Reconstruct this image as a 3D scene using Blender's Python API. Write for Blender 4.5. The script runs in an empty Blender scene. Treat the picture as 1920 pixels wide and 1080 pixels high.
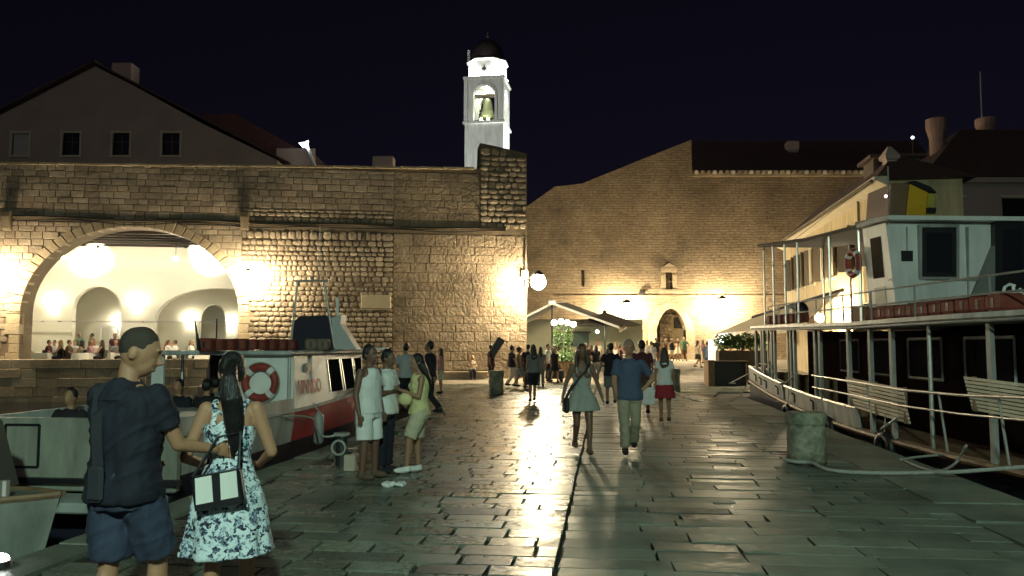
import bpy, bmesh, math, random
from mathutils import Vector, Matrix, noise
R = math.radians
rnd = random.Random(7)
sc = bpy.context.scene
col = sc.collection

# ---------------------------------------------------------------- camera
PITCH, FPX, CAMH = R(4.14), 1493.0, 1.72
cam = bpy.data.cameras.new('camera'); cam.sensor_width = 36; cam.lens = 36*FPX/1920
cam.clip_start = .05; cam.clip_end = 2000
camo = bpy.data.objects.new('camera', cam); col.objects.link(camo)
camo.location = (0, 0, CAMH); camo.rotation_euler = (R(90)+PITCH, 0, 0)
sc.camera = camo
# ---------------------------------------------------------------- night sky, fill sun, exposure
wd = bpy.data.worlds.new('World'); sc.world = wd; wd.use_nodes = True
nt = wd.node_tree; bg = nt.nodes['Background']
sky = nt.nodes.new('ShaderNodeTexSky'); sky.sky_type = 'NISHITA'; sky.sun_disc = False
sky.sun_elevation = R(4); sky.sun_rotation = R(200)
hs = nt.nodes.new('ShaderNodeHueSaturation'); hs.inputs['Saturation'].default_value = .35
mx = nt.nodes.new('ShaderNodeMix'); mx.data_type = 'RGBA'; mx.blend_type = 'MULTIPLY'; mx.inputs['Factor'].default_value = 1
mx.inputs['B'].default_value = (.46, .36, .78, 1)
nt.links.new(sky.outputs[0], hs.inputs['Color']); nt.links.new(hs.outputs[0], mx.inputs['A']); nt.links.new(mx.outputs['Result'], bg.inputs[0])
bg.inputs[1].default_value = .0030
night_fill = bpy.data.lights.new('night_fill', 'SUN'); night_fill.energy = .055; night_fill.angle = R(.5); night_fill.color = (1, .82, .78)  # weak sun added to lift the dim house front, standing in for city glow
mo = bpy.data.objects.new('night_fill', night_fill); col.objects.link(mo); mo.rotation_euler = (R(58), 0, R(-25))
vs = sc.view_settings; vs.view_transform = 'Standard'; vs.look = 'None'; vs.gamma = 1; vs.exposure = .35; vs.use_curve_mapping = False

# ---------------------------------------------------------------- pixel geometry
def ray(px, py):
    u = (px-960)/FPX; v = (540-py)/FPX
    return Vector((u, math.cos(PITCH)-v*math.sin(PITCH), math.sin(PITCH)+v*math.cos(PITCH)))
def W(px, py, Y):
    d = ray(px, py); return Vector((0, 0, CAMH))+d*(Y/d.y)
def G(px, py, z=0):
    d = ray(px, py); return Vector((0, 0, CAMH))+d*((z-CAMH)/d.z)
class Frame:
    """vertical plane: s along, n out towards the camera"""
    def __init__(s, a, b):
        s.a = Vector((a[0], a[1], 0)); d = Vector((b[0]-a[0], b[1]-a[1], 0)); s.L = d.length
        s.u = d.normalized(); s.nv = Vector((s.u.y, -s.u.x, 0)); s.ang = math.atan2(s.u.y, s.u.x)
    def pt(s, q, n, z): return s.a+s.u*q+s.nv*n+Vector((0, 0, z))
    def hit(s, px, py, n=0):
        d = ray(px, py); o = Vector((0, 0, CAMH)); p0 = s.a+s.nv*n
        t = (p0-o).dot(s.nv)/d.dot(s.nv); p = o+d*t
        return (p-s.a).dot(s.u), p.z

# ---------------------------------------------------------------- mesh helpers
class MB:
    def __init__(s): s.v = []; s.f = []
    def add(s, vs, fs):
        o = len(s.v); s.v += [Vector(p) for p in vs]; s.f += [tuple(i+o for i in f) for f in fs]; return s
    def box(s, c, d, rz=0, M=None):
        m = Matrix.Rotation(rz, 3, 'Z') if M is None else M; c = Vector(c)
        vs = [c+m@Vector((x*d[0]/2, y*d[1]/2, z*d[2]/2)) for x in (-1, 1) for y in (-1, 1) for z in (-1, 1)]
        return s.add(vs, [(0, 1, 3, 2), (4, 6, 7, 5), (0, 4, 5, 1), (2, 3, 7, 6), (0, 2, 6, 4), (1, 5, 7, 3)])
    def prism(s, poly, vec):
        n = len(poly); vec = Vector(vec); p = [Vector(q) for q in poly]
        return s.add(p+[q+vec for q in p], [tuple(range(n)), tuple(range(2*n-1, n-1, -1))]+[((i+1) % n, i, i+n, (i+1) % n+n) for i in range(n)])
    def hexa(s, a, b):      # two quads
        return s.add(list(a)+list(b), [(3, 2, 1, 0), (4, 5, 6, 7)]+[(i, (i+1) % 4, (i+1) % 4+4, i+4) for i in range(4)])
    def loft(s, rings, cap=True):
        n = len(rings[0]); vs = [p for r in rings for p in r]; fs = []
        for k in range(len(rings)-1):
            for i in range(n): fs.append((k*n+i, k*n+(i+1) % n, (k+1)*n+(i+1) % n, (k+1)*n+i))
        if cap: fs += [tuple(range(n-1, -1, -1)), tuple(range((len(rings)-1)*n, len(rings)*n))]
        return s.add(vs, fs)
    def tube(s, pts, r, n=8):
        pts = [Vector(p) for p in pts]; rs = r if isinstance(r, (list, tuple)) else [r]*len(pts); rings = []
        ref = None
        for i, p in enumerate(pts):
            d = (pts[min(i+1, len(pts)-1)]-pts[max(i-1, 0)]).normalized()
            if ref is None:
                ref = Vector((1, 0, 0)) if abs(d.x) < .9 else Vector((0, 1, 0))
            x = (ref-d*ref.dot(d)).normalized(); y = d.cross(x); ref = x
            rings.append([p+(x*math.cos(2*math.pi*k/n)+y*math.sin(2*math.pi*k/n))*rs[i] for k in range(n)])
        return s.loft(rings)
    def ell(s, c, r, nu=10, nv=7, M=None):
        c = Vector(c); vs = []; fs = []
        r = Vector((r, r, r)) if not hasattr(r, '__len__') else Vector(r)
        for j in range(1, nv):
            t = math.pi*j/nv
            for i in range(nu):
                a = 2*math.pi*i/nu; p = Vector((r.x*math.sin(t)*math.cos(a), r.y*math.sin(t)*math.sin(a), r.z*math.cos(t)))
                vs.append(c+(M@p if M else p))
        top = Vector((0, 0, r.z)); vs += [c+(M@top if M else top), c-(M@top if M else top)]
        T, B = len(vs)-2, len(vs)-1
        for j in range(nv-2):
            for i in range(nu): fs.append((j*nu+i, (j+1)*nu+i, (j+1)*nu+(i+1) % nu, j*nu+(i+1) % nu))
        for i in range(nu): fs += [(T, i, (i+1) % nu), (B, (nv-2)*nu+(i+1) % nu, (nv-2)*nu+i)]
        return s.add(vs, fs)
    def ring(s, c, Rm, r, ax, n=24, m=8):   # torus about axis ax
        ax = Vector(ax).normalized(); x = ax.orthogonal().normalized(); y = ax.cross(x); c = Vector(c); vs = []; fs = []
        for i in range(n):
            a = 2*math.pi*i/n; d = x*math.cos(a)+y*math.sin(a)
            for k in range(m):
                b = 2*math.pi*k/m; vs.append(c+d*(Rm+r*math.cos(b))+ax*r*math.sin(b))
        for i in range(n):
            for k in range(m): fs.append((i*m+k, ((i+1) % n)*m+k, ((i+1) % n)*m+(k+1) % m, i*m+(k+1) % m))
        return s.add(vs, fs)
    def mesh(s, name, off=Vector((0, 0, 0)), bevel=0, smooth=False):
        me = bpy.data.meshes.new(name); me.from_pydata([p-off for p in s.v], [], s.f)
        bm = bmesh.new(); bm.from_mesh(me); bmesh.ops.recalc_face_normals(bm, faces=bm.faces)
        if bevel:
            ed = [e for e in bm.edges if len(e.link_faces) == 2 and e.calc_face_angle(0) > R(30)]
            bmesh.ops.bevel(bm, geom=ed, offset=bevel, segments=1, affect='EDGES')
        bm.to_mesh(me); bm.free()
        if smooth:
            me.polygons.foreach_set('use_smooth', [True]*len(me.polygons))
        return me
    def build(s, name, m, parent=None, smooth=False, bevel=0, local=False):
        off = Vector((0, 0, 0)); q = parent
        while q is not None and not local: off = off+q.location; q = q.parent
        o = bpy.data.objects.new(name, s.mesh(name, off, bevel, smooth)); col.objects.link(o)
        o.data.materials.append(m); o.parent = parent
        return o
def tag(o, label=None, cat=None, group=None, kind=None):
    if label: o['label'] = label
    if cat: o['category'] = cat
    if group: o['group'] = group
    if kind: o['kind'] = kind
    return o
def thing(name, label, cat, loc=(0, 0, 0), group=None):
    o = bpy.data.objects.new(name, None); col.objects.link(o); o.location = loc; o.empty_display_size = .2
    return tag(o, label, cat, group)
def cut(o, *mbs):
    for b in mbs:
        c = bpy.data.objects.new('cutter', b.mesh('cutter')); col.objects.link(c)
        md = o.modifiers.new('b', 'BOOLEAN'); md.object = c; md.operation = 'DIFFERENCE'; md.solver = 'EXACT'
        c.location = -Vector(o.location)
        q = o.parent
        while q is not None: c.location -= Vector(q.location)*0; q = q.parent
        c.location = (0, 0, 0)
        bpy.context.view_layer.update()
        me = bpy.data.meshes.new_from_object(o.evaluated_get(bpy.context.evaluated_depsgraph_get()))
        o.modifiers.clear(); old = o.data; o.data = me; me.name = o.name
        bpy.data.objects.remove(c); bpy.data.meshes.remove(old)
    return o

# ---------------------------------------------------------------- materials
MATS = {}
def nodes_for(name):
    m = bpy.data.materials.new(name); m.use_nodes = True; t = m.node_tree
    return m, t, t.nodes['Principled BSDF'], t.nodes.new, t.links.new
def rgba(c, k=1): return (c[0]*k, c[1]*k, c[2]*k, 1)
def M(name, c, rough=.6, metal=0, var=.12, scale=2.5, bump=.15, bscale=25, rv=.1, spec=.5, trans=0, grime=0):
    if name in MATS: return MATS[name]
    m, t, b, N, L = nodes_for(name)
    g = N('ShaderNodeNewGeometry'); n1 = N('ShaderNodeTexNoise'); n1.inputs['Scale'].default_value = scale; n1.inputs['Detail'].default_value = 5
    n2 = N('ShaderNodeTexNoise'); n2.inputs['Scale'].default_value = bscale; n2.inputs['Detail'].default_value = 3
    L(g.outputs['Position'], n1.inputs['Vector']); L(g.outputs['Position'], n2.inputs['Vector'])
    mixc = N('ShaderNodeMix'); mixc.data_type = 'RGBA'; mixc.inputs['A'].default_value = rgba(c, 1-2*var); mixc.inputs['B'].default_value = rgba(c, 1+2*var)
    L(n1.outputs['Fac'], mixc.inputs['Factor']); L(mixc.outputs['Result'], b.inputs['Base Color'])
    if grime:
        mp = N('ShaderNodeMapping'); mp.inputs['Scale'].default_value = (2.2, 2.2, .45); L(g.outputs['Position'], mp.inputs['Vector']); n3 = N('ShaderNodeTexNoise'); n3.inputs['Scale'].default_value = 1.6; n3.inputs['Detail'].default_value = 7; n3.inputs['Roughness'].default_value = .6; L(mp.outputs[0], n3.inputs['Vector'])
        gr = N('ShaderNodeMapRange'); gr.inputs['From Min'].default_value = .3; gr.inputs['From Max'].default_value = .62; gr.inputs['To Min'].default_value = 1-grime; gr.inputs['To Max'].default_value = 1; L(n3.outputs['Fac'], gr.inputs['Value'])
        vm = N('ShaderNodeVectorMath'); vm.operation = 'SCALE'; L(mixc.outputs['Result'], vm.inputs[0]); L(gr.outputs[0], vm.inputs['Scale']); L(vm.outputs[0], b.inputs['Base Color'])
    mr = N('ShaderNodeMapRange'); mr.inputs['To Min'].default_value = max(.02, rough-rv); mr.inputs['To Max'].default_value = min(1, rough+rv)
    L(n1.outputs['Fac'], mr.inputs['Value']); L(mr.outputs['Result'], b.inputs['Roughness'])
    b.inputs['Metallic'].default_value = metal; b.inputs['Specular IOR Level'].default_value = spec
    if trans: b.inputs['Transmission Weight'].default_value = trans
    if bump:
        bp = N('ShaderNodeBump'); bp.inputs['Strength'].default_value = bump; bp.inputs['Distance'].default_value = .02
        L(n2.outputs['Fac'], bp.inputs['Height']); L(bp.outputs['Normal'], b.inputs['Normal'])
    MATS[name] = m; return m
def EM(name, c, s):
    if name in MATS: return MATS[name]
    m, t, b, N, L = nodes_for(name); b.inputs['Base Color'].default_value = rgba(c)
    b.inputs['Emission Color'].default_value = rgba(c); b.inputs['Emission Strength'].default_value = s
    MATS[name] = m; return m
def STONE(name, cols, rough=(.6, .9), bump=.5, bscale=14, stain=.55, tilt=0, dark=.35, spec=.4, bd=.03, rr=0):
    """single stones: colour differs from piece to piece, blotches and stains run across"""
    if name in MATS: return MATS[name]
    m, t, b, N, L = nodes_for(name)
    g = N('ShaderNodeNewGeometry'); oi = N('ShaderNodeObjectInfo')
    a = N('ShaderNodeMath'); a.operation = 'ADD'; L(g.outputs['Random Per Island'], a.inputs[0]); L(oi.outputs['Random'], a.inputs[1])
    fr = N('ShaderNodeMath'); fr.operation = 'FRACT'; L(a.outputs[0], fr.inputs[0])
    cr = N('ShaderNodeValToRGB'); cr.color_ramp.interpolation = 'LINEAR'
    e = cr.color_ramp.elements; e[0].color = rgba(cols[0]); e[1].color = rgba(cols[-1])
    for i, c in enumerate(cols[1:-1]):
        q = e.new((i+1)/(len(cols)-1)); q.color = rgba(c)
    L(fr.outputs[0], cr.inputs['Fac'])
    n1 = N('ShaderNodeTexNoise'); n1.inputs['Scale'].default_value = stain; n1.inputs['Detail'].default_value = 7; n1.inputs['Roughness'].default_value = .62
    n2 = N('ShaderNodeTexNoise'); n2.inputs['Scale'].default_value = bscale; n2.inputs['Detail'].default_value = 6
    for n in (n1, n2): L(g.outputs['Position'], n.inputs['Vector'])
    s1 = N('ShaderNodeMapRange'); s1.inputs['From Min'].default_value = .35; s1.inputs['From Max'].default_value = .62
    s1.inputs['To Min'].default_value = dark; s1.inputs['To Max'].default_value = 1.15; L(n1.outputs['Fac'], s1.inputs['Value'])
    s2 = N('ShaderNodeMapRange'); s2.inputs['To Min'].default_value = .6; s2.inputs['To Max'].default_value = 1.4; L(n2.outputs['Fac'], s2.inputs['Value'])
    mu = N('ShaderNodeMath'); mu.operation = 'MULTIPLY'; L(s1.outputs['Result'], mu.inputs[0]); L(s2.outputs['Result'], mu.inputs[1])
    v = N('ShaderNodeVectorMath'); v.operation = 'SCALE'; L(cr.outputs['Color'], v.inputs[0]); L(mu.outputs[0], v.inputs['Scale'])
    L(v.outputs['Vector'], b.inputs['Base Color'])
    mr = N('ShaderNodeMapRange'); mr.inputs['To Min'].default_value = rough[0]; mr.inputs['To Max'].default_value = rough[1]; mr.inputs['From Min'].default_value = .3; mr.inputs['From Max'].default_value = .7
    L(n2.outputs['Fac'], mr.inputs['Value']); b.inputs['Specular IOR Level'].default_value = spec
    f2 = N('ShaderNodeMath'); f2.operation = 'MULTIPLY'; f2.inputs[1].default_value = 7.3; L(fr.outputs[0], f2.inputs[0]); f3 = N('ShaderNodeMath'); f3.operation = 'FRACT'; L(f2.outputs[0], f3.inputs[0])
    f4 = N('ShaderNodeMath'); f4.operation = 'MULTIPLY_ADD'; f4.inputs[1].default_value = rr; L(f3.outputs[0], f4.inputs[0]); L(mr.outputs['Result'], f4.inputs[2]); L(f4.outputs[0], b.inputs['Roughness'])
    bp = N('ShaderNodeBump'); bp.inputs['Strength'].default_value = bump; bp.inputs['Distance'].default_value = bd
    L(n2.outputs['Fac'], bp.inputs['Height']); L(bp.outputs['Normal'], b.inputs['Normal'])
    MATS[name] = m; return m
def COURSED(name, c1, c2, cm, bw, bh, ax, stain=.3, bump=.6):
    """far masonry whose courses are only a few pixels high"""
    m, t, b, N, L = nodes_for(name)
    g = N('ShaderNodeNewGeometry'); sp = N('ShaderNodeSeparateXYZ'); L(g.outputs['Position'], sp.inputs[0])
    cb = N('ShaderNodeCombineXYZ'); L(sp.outputs[ax], cb.inputs[0]); L(sp.outputs['Z'], cb.inputs[1])
    nz = N('ShaderNodeTexNoise'); nz.inputs['Scale'].default_value = .9; nz.inputs['Detail'].default_value = 4; L(g.outputs['Position'], nz.inputs['Vector'])
    ad = N('ShaderNodeVectorMath'); ad.operation = 'MULTIPLY_ADD'; L(nz.outputs['Color'], ad.inputs[0]); ad.inputs[1].default_value = (1.6, .22, 0); L(cb.outputs[0], ad.inputs[2])
    br = N('ShaderNodeTexBrick'); br.inputs['Scale'].default_value = 1; br.inputs['Brick Width'].default_value = bw; br.inputs['Row Height'].default_value = bh
    br.inputs['Mortar Size'].default_value = .016; br.inputs['Mortar Smooth'].default_value = .4; br.inputs['Bias'].default_value = -.1
    br.inputs['Color1'].default_value = rgba(c1); br.inputs['Color2'].default_value = rgba(c2); br.inputs['Mortar'].default_value = rgba(cm)
    L(ad.outputs[0], br.inputs['Vector'])
    n1 = N('ShaderNodeTexNoise'); n1.inputs['Scale'].default_value = stain; n1.inputs['Detail'].default_value = 8; n1.inputs['Roughness'].default_value = .65; L(g.outputs['Position'], n1.inputs['Vector'])
    n2 = N('ShaderNodeTexNoise'); n2.inputs['Scale'].default_value = 4; n2.inputs['Detail'].default_value = 5; L(g.outputs['Position'], n2.inputs['Vector'])
    s1 = N('ShaderNodeMapRange'); s1.inputs['From Min'].default_value = .32; s1.inputs['From Max'].default_value = .66; s1.inputs['To Min'].default_value = .55; s1.inputs['To Max'].default_value = 1.2; L(n1.outputs['Fac'], s1.inputs['Value'])
    s2 = N('ShaderNodeMapRange'); s2.inputs['To Min'].default_value = .55; s2.inputs['To Max'].default_value = 1.45; L(n2.outputs['Fac'], s2.inputs['Value'])
    mu = N('ShaderNodeMath'); mu.operation = 'MULTIPLY'; L(s1.outputs[0], mu.inputs[0]); L(s2.outputs[0], mu.inputs[1])
    v = N('ShaderNodeVectorMath'); v.operation = 'SCALE'; L(br.outputs['Color'], v.inputs[0]); L(mu.outputs[0], v.inputs['Scale']); L(v.outputs['Vector'], b.inputs['Base Color'])
    b.inputs['Roughness'].default_value = .85
    sm = N('ShaderNodeMath'); sm.operation = 'MULTIPLY_ADD'; L(n2.outputs['Fac'], sm.inputs[0]); sm.inputs[1].default_value = .8
    iv = N('ShaderNodeMath'); iv.operation = 'SUBTRACT'; iv.inputs[0].default_value = 1; L(br.outputs['Fac'], iv.inputs[1]); L(iv.outputs[0], sm.inputs[2])
    bp = N('ShaderNodeBump'); bp.inputs['Strength'].default_value = bump; bp.inputs['Distance'].default_value = .06; L(sm.outputs[0], bp.inputs['Height']); L(bp.outputs['Normal'], b.inputs['Normal'])
    MATS[name] = m; return m

WALLC = [(.34, .275, .20), (.41, .335, .245), (.29, .225, .16), (.37, .305, .225), (.24, .185, .135), (.39, .30, .215)]
m_ash = STONE('wall ashlar', WALLC, bump=.6, bscale=9, dark=.6)
m_rub = STONE('wall rubble', [(.37, .30, .215), (.45, .375, .28), (.30, .235, .165), (.41, .335, .245), (.22, .17, .12)], bump=.7, bscale=11, dark=.6)
m_ero = STONE('wall eroded', [(.29, .225, .15), (.33, .26, .18), (.27, .205, .14), (.31, .24, .16)], bump=1.0, bscale=7, dark=.55, bd=.06)
m_mort = M('wall mortar', (.13, .1, .065), .9, var=.25, scale=2, bump=.6, bscale=12)
m_mort2 = M('wall pale mortar', (.17, .13, .085), .9, var=.2, scale=1.5, bump=.9, bscale=5)
m_vous = STONE('arch stone', [(.38, .31, .21), (.33, .26, .17), (.42, .35, .24)], bump=.4, bscale=10, dark=.7)
m_pave = STONE('paving', [(.15, .166, .132), (.21, .232, .185), (.112, .124, .1), (.182, .2, .16), (.056, .062, .052), (.168, .186, .148)], rough=(.13, .34), bump=.10, bscale=11, rr=.15, stain=.8, dark=.55, spec=.4)  # green in these colours copies the street lamp's cast, not the stone
m_pave2 = STONE('smooth paving', [(.185, .208, .168), (.12, .135, .11), (.215, .242, .197), (.155, .175, .143)], rough=(.26, .5), bump=.10, bscale=13, rr=.18, stain=.9, dark=.62, spec=.28)  # also greened in the colour for the street lamp's cast
m_joint = M('paving joint', (.02, .018, .015), .8, bump=.3)
m_far = COURSED('far wall masonry', (.37, .285, .185), (.29, .22, .142), (.18, .135, .088), .7, .2, 'X', bump=.8)
m_square = COURSED('square paving', (.3, .26, .2), (.24, .21, .165), (.12, .1, .08), .9, .4, 'X', bump=.15)
m_plaster = M('cream plaster', (.62, .56, .42), .85, var=.06, scale=1.2, bump=.1)
m_roomw = M('room plaster', (.72, .68, .56), .85, var=.03, scale=1, bump=.04)
m_yellow = M('building plaster', (.72, .58, .34), .85, var=.1, scale=.8, bump=.15, bscale=8, grime=.3)
m_gable = M('gable plaster', (.44, .34, .30), .9, var=.1, scale=.6, bump=.2, bscale=6)
m_white = M('white paint', (.78, .79, .76), .38, var=.07, scale=1.5, bump=.05, grime=.2)
m_white2 = M('ship white paint', (.5, .52, .5), .45, var=.09, scale=2, bump=.06, grime=.5)
m_post = M('post grey', (.36, .36, .34), .5, var=.15, scale=5, grime=.4)
m_rail = M('weathered rail', (.4, .39, .36), .42, metal=.5, var=.2, scale=8, bump=.1)
m_steel = M('rail steel', (.62, .6, .56), .3, metal=.7, var=.1, bump=.05)
m_dark = M('dark metal', (.03, .03, .032), .45, metal=.3)
m_black = M('black', (.012, .012, .015), .5)
m_wood = M('dark timber', (.06, .042, .028), .7, var=.25, scale=6, bump=.4)
m_woodl = M('timber', (.19, .12, .065), .6, var=.25, scale=6, bump=.4)
m_tile = M('roof tile', (.10, .06, .05), .85, var=.3, scale=3, bump=.6, bscale=9)
m_cream = M('awning cloth', (.62, .55, .42), .8, var=.06)
m_dcloth = M('dark canvas', (.10, .085, .07), .85, var=.15)
m_leaf = M('leaf', (.06, .13, .03), .5, var=.35, scale=8, bump=0)
m_rope = M('rope', (.36, .36, .33), .85, var=.2, scale=30, bump=.5, bscale=90)
m_linen = M('table linen', (.8, .78, .72), .8, var=.02)
m_lens = M('lamp glass dark', (.05, .05, .05), .3)
m_orange = M('life jacket cloth', (.19, .04, .026), .75, var=.25, scale=5, bump=.4, bscale=18)
m_red = M('red paint', (.5, .02, .03), .33, var=.15, scale=2, bump=.05)
m_navy = M('navy hull paint', (.02, .02, .035), .35)
m_green = M('dark green paint', (.03, .07, .045), .5)
m_bpane = M('boat glass', (.012, .013, .017), .35, var=.05, bump=0, rv=.01, spec=.0)
m_pane = M('window glass', (.015, .017, .022), .06, var=.05, bump=0, rv=.01, spec=.6)
m_shut = M('shutter', (.10, .075, .05), .6)
# ================================================================ SETTING: quay, square, water
PU = Vector((.1162, .9932, 0)); PV = Vector((.9932, -.1162, 0)); P0 = Vector((-.39, 0, 0)); PANG = math.atan2(-.1162, .9932)
def pier(s, t, z=0): return P0+PU*s+PV*t+Vector((0, 0, z))
def gz(Y): return 0 if Y < 36 else .64*(Y-36)/24
TL, TR = -4.33, 5.0
qpoly = [pier(-14, TL), pier(-14, TR), pier(27.4, TR), pier(30.2, TR+.7), pier(31.2, 9), pier(32.5, 26), Vector((36, 36, 0)), Vector((-14, 36, 0)), Vector((-13.5, 34.4, 0)), Vector((-8, 27.5, 0)), pier(22, TL-.6), pier(21, TL)]
b = MB(); b.prism([p+Vector((0, 0, -.045)) for p in qpoly], (0, 0, -2.5))
quay = tag(b.build('quay', m_joint), kind='structure')
b = MB(); b.add([(-14, 35.9, -.012), (40, 35.9, -.012), (40, 64, gz(64)), (-14, 64, gz(64))], [(0, 1, 2, 3)])
square = tag(b.build('square', m_square), kind='structure')
def waterm():
    m, t, bs, N, L = nodes_for('water'); bs.inputs['Base Color'].default_value = (.004, .006, .01, 1); bs.inputs['Roughness'].default_value = .06
    g = N('ShaderNodeNewGeometry'); n = N('ShaderNodeTexNoise'); n.inputs['Scale'].default_value = 2.2; n.inputs['Detail'].default_value = 4; L(g.outputs['Position'], n.inputs['Vector'])
    bp = N('ShaderNodeBump'); bp.inputs['Strength'].default_value = .5; bp.inputs['Distance'].default_value = .12; L(n.outputs['Fac'], bp.inputs['Height']); L(bp.outputs['Normal'], bs.inputs['Normal'])
    return m
b = MB(); b.add([(-300, -300, -.8), (300, -300, -.8), (300, 300, -.8), (-300, 300, -.8)], [(0, 1, 2, 3)])
tag(b.build('water', waterm()), kind='structure')

# ---- paving slabs
def slabmesh(k):
    q = random.Random(k); b = MB(); c = [(-.5, -.5), (.5, -.5), (.5, .5), (-.5, .5)]
    j = lambda a: a+q.uniform(-.018, .018)
    lo = [(j(x), j(y), -1) for x, y in c]
    hi = [(x, y, q.uniform(-.08, .08)) for x, y, z in lo]
    b.add(lo+hi, [(i, (i+1) % 4, (i+1) % 4+4, i+4) for i in range(4)]+[(4, 5, 6, 7)])
    return b.mesh('paving_slab')
SLAB = [slabmesh(k) for k in range(8)]
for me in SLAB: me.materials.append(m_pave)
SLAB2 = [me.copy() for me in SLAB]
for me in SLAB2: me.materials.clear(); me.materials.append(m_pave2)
slabs = []
def tl(s):
    if s < 21: return TL
    if s < 27: return TL-.6-(s-21)*.85
    return TL-5.7-(s-27)*.95
def tr(s): return TR if s < 27.4 else (TR+.2*(s-27.4) if s < 30.2 else (TR+.6+3.3*(s-30.2) if s < 31.2 else 22))
s = 3.2
while s < 36.2:
    h = rnd.uniform(.25, .33)
    t = tl(s)+.75-rnd.uniform(0, .4)
    while t < -.03:
        w = rnd.uniform(.42, .85); w = min(w, -.012-t) if -.012-t-w > .18 else -.012-t
        if t > tl(s)+.3 or s > 21: slabs.append((s+h/2, t+w/2, h-.03, w-.032, 0))
        t += w
    t = .008
    R1 = tr(s)-1.05
    while t < R1:
        w = rnd.uniform(.6, 1.15); w = w if R1-t-w > .25 else R1-t
        slabs.append((s+h/2, t+w/2, h-.018, w-.02, 1)); t += w
    s += h
s = 3.0
while s < 26.6:
    h = rnd.uniform(.7, 1.3); slabs.append((s+h/2, TR-.52, h-.012, 1.03, 1)); s += h
s = 3.0
while s < 21:
    h = rnd.uniform(.6, 1.1); slabs.append((s+h/2, TL+.16, h-.012, .42, 1)); s += h
def seen(q):
    p = pier(q[0], q[1]); d = p.y*math.cos(PITCH)-CAMH*0
    px = 960+p.x/p.y*FPX; py = 648+CAMH*FPX/p.y
    return -40 < px < 1960 and py < 1110
slabs.sort(key=lambda q: (not seen(q), -q[2]*q[3]/max(1, q[0])**3 if False else q[0]))
rest = MB(); rest2 = MB()
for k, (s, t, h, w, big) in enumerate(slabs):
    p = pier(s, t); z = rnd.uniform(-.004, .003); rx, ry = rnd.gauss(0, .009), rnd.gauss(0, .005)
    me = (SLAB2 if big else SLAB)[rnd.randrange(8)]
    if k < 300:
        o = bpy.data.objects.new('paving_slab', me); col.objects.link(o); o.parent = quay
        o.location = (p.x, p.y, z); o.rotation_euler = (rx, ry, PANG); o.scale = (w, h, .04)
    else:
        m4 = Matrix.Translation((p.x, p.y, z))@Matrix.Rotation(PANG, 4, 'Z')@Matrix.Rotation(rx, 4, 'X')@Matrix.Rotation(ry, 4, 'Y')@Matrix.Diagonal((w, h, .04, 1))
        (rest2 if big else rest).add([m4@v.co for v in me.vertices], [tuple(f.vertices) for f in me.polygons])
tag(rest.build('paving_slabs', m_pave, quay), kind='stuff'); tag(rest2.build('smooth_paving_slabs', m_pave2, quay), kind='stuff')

# ================================================================ LEFT WALL with the arch
LW = Frame((-.643*36.5, 36.5), (.75, 40))
def lw(px, py, n=0): return LW.hit(px, py, n)
def LP(px, py, n): s, z = LW.hit(px, py, n); return LW.pt(s, n, z)
sL, _ = lw(38, 600); sR, _ = lw(447, 600); zc = lw(250, 425)[1]; z0 = lw(40, 585)[1]
sc_, aa = (sL+sR)/2, (sR-sL)/2; bb = zc-z0
FLOORZ = .62
def arch(t, k=0): return sc_+(aa+k)*math.cos(t), z0+(bb+k)*math.sin(t)
prof = []
prof += [(-9, -2.5), (sL, -2.5), (sL, z0)]
prof += [arch(math.pi*(1-i/28)) for i in range(1, 28)]
prof += [(sR, z0), (sR, -2.5), (LW.L, -2.5), (LW.L, lw(988, 288)[1]), (lw(930, 268)[0], lw(930, 274)[1]), (lw(900, 268)[0], lw(900, 268)[1]), (lw(898, 316)[0], lw(898, 317)[1]), (-9, lw(0, 307)[1])]
WT = 1.25
lwall = thing('harbour_wall', 'long brown stone harbour wall with one wide arch and a raised corner', 'wall', LW.pt(12, 0, 0))
b = MB(); b.prism([LW.pt(s, 0, z) for s, z in prof], -LW.nv*WT); b.build('wall_core', m_mort2, lwall)
# voussoirs
vn = 34
for i in range(vn):
    a0, a1 = math.pi*(1-i/vn), math.pi*(1-(i+1)/vn); k = rnd.uniform(.42, .5); g = .006
    a0 -= g; a1 += g; q = []
    for a, kk in ((a0, 0), (a1, 0), (a1, k), (a0, k)): s_, z_ = arch(a, kk); q.append((s_, z_))
    d = rnd.uniform(.05, .075); b = MB()
    b.hexa([LW.pt(x, -WT*.5, z-.012 if False else z) for x, z in q], [LW.pt(x, d, z) for x, z in q]); b.build('arch_stone', m_vous, lwall, bevel=.012)
for sx, sg in ((sL, -1), (sR, 1)):
    z = FLOORZ-.9
    while z < z0:
        h = min(rnd.uniform(.35, .5), z0-z+.001); w = rnd.uniform(.42, .75); d = rnd.uniform(.045, .07)
        b = MB(); b.box(LW.pt(sx+sg*w/2, d/2-.2, z+h/2), (w, d+.4, h-.012), LW.ang); b.build('jamb_stone', m_vous, lwall, bevel=.012); z += h
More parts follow.
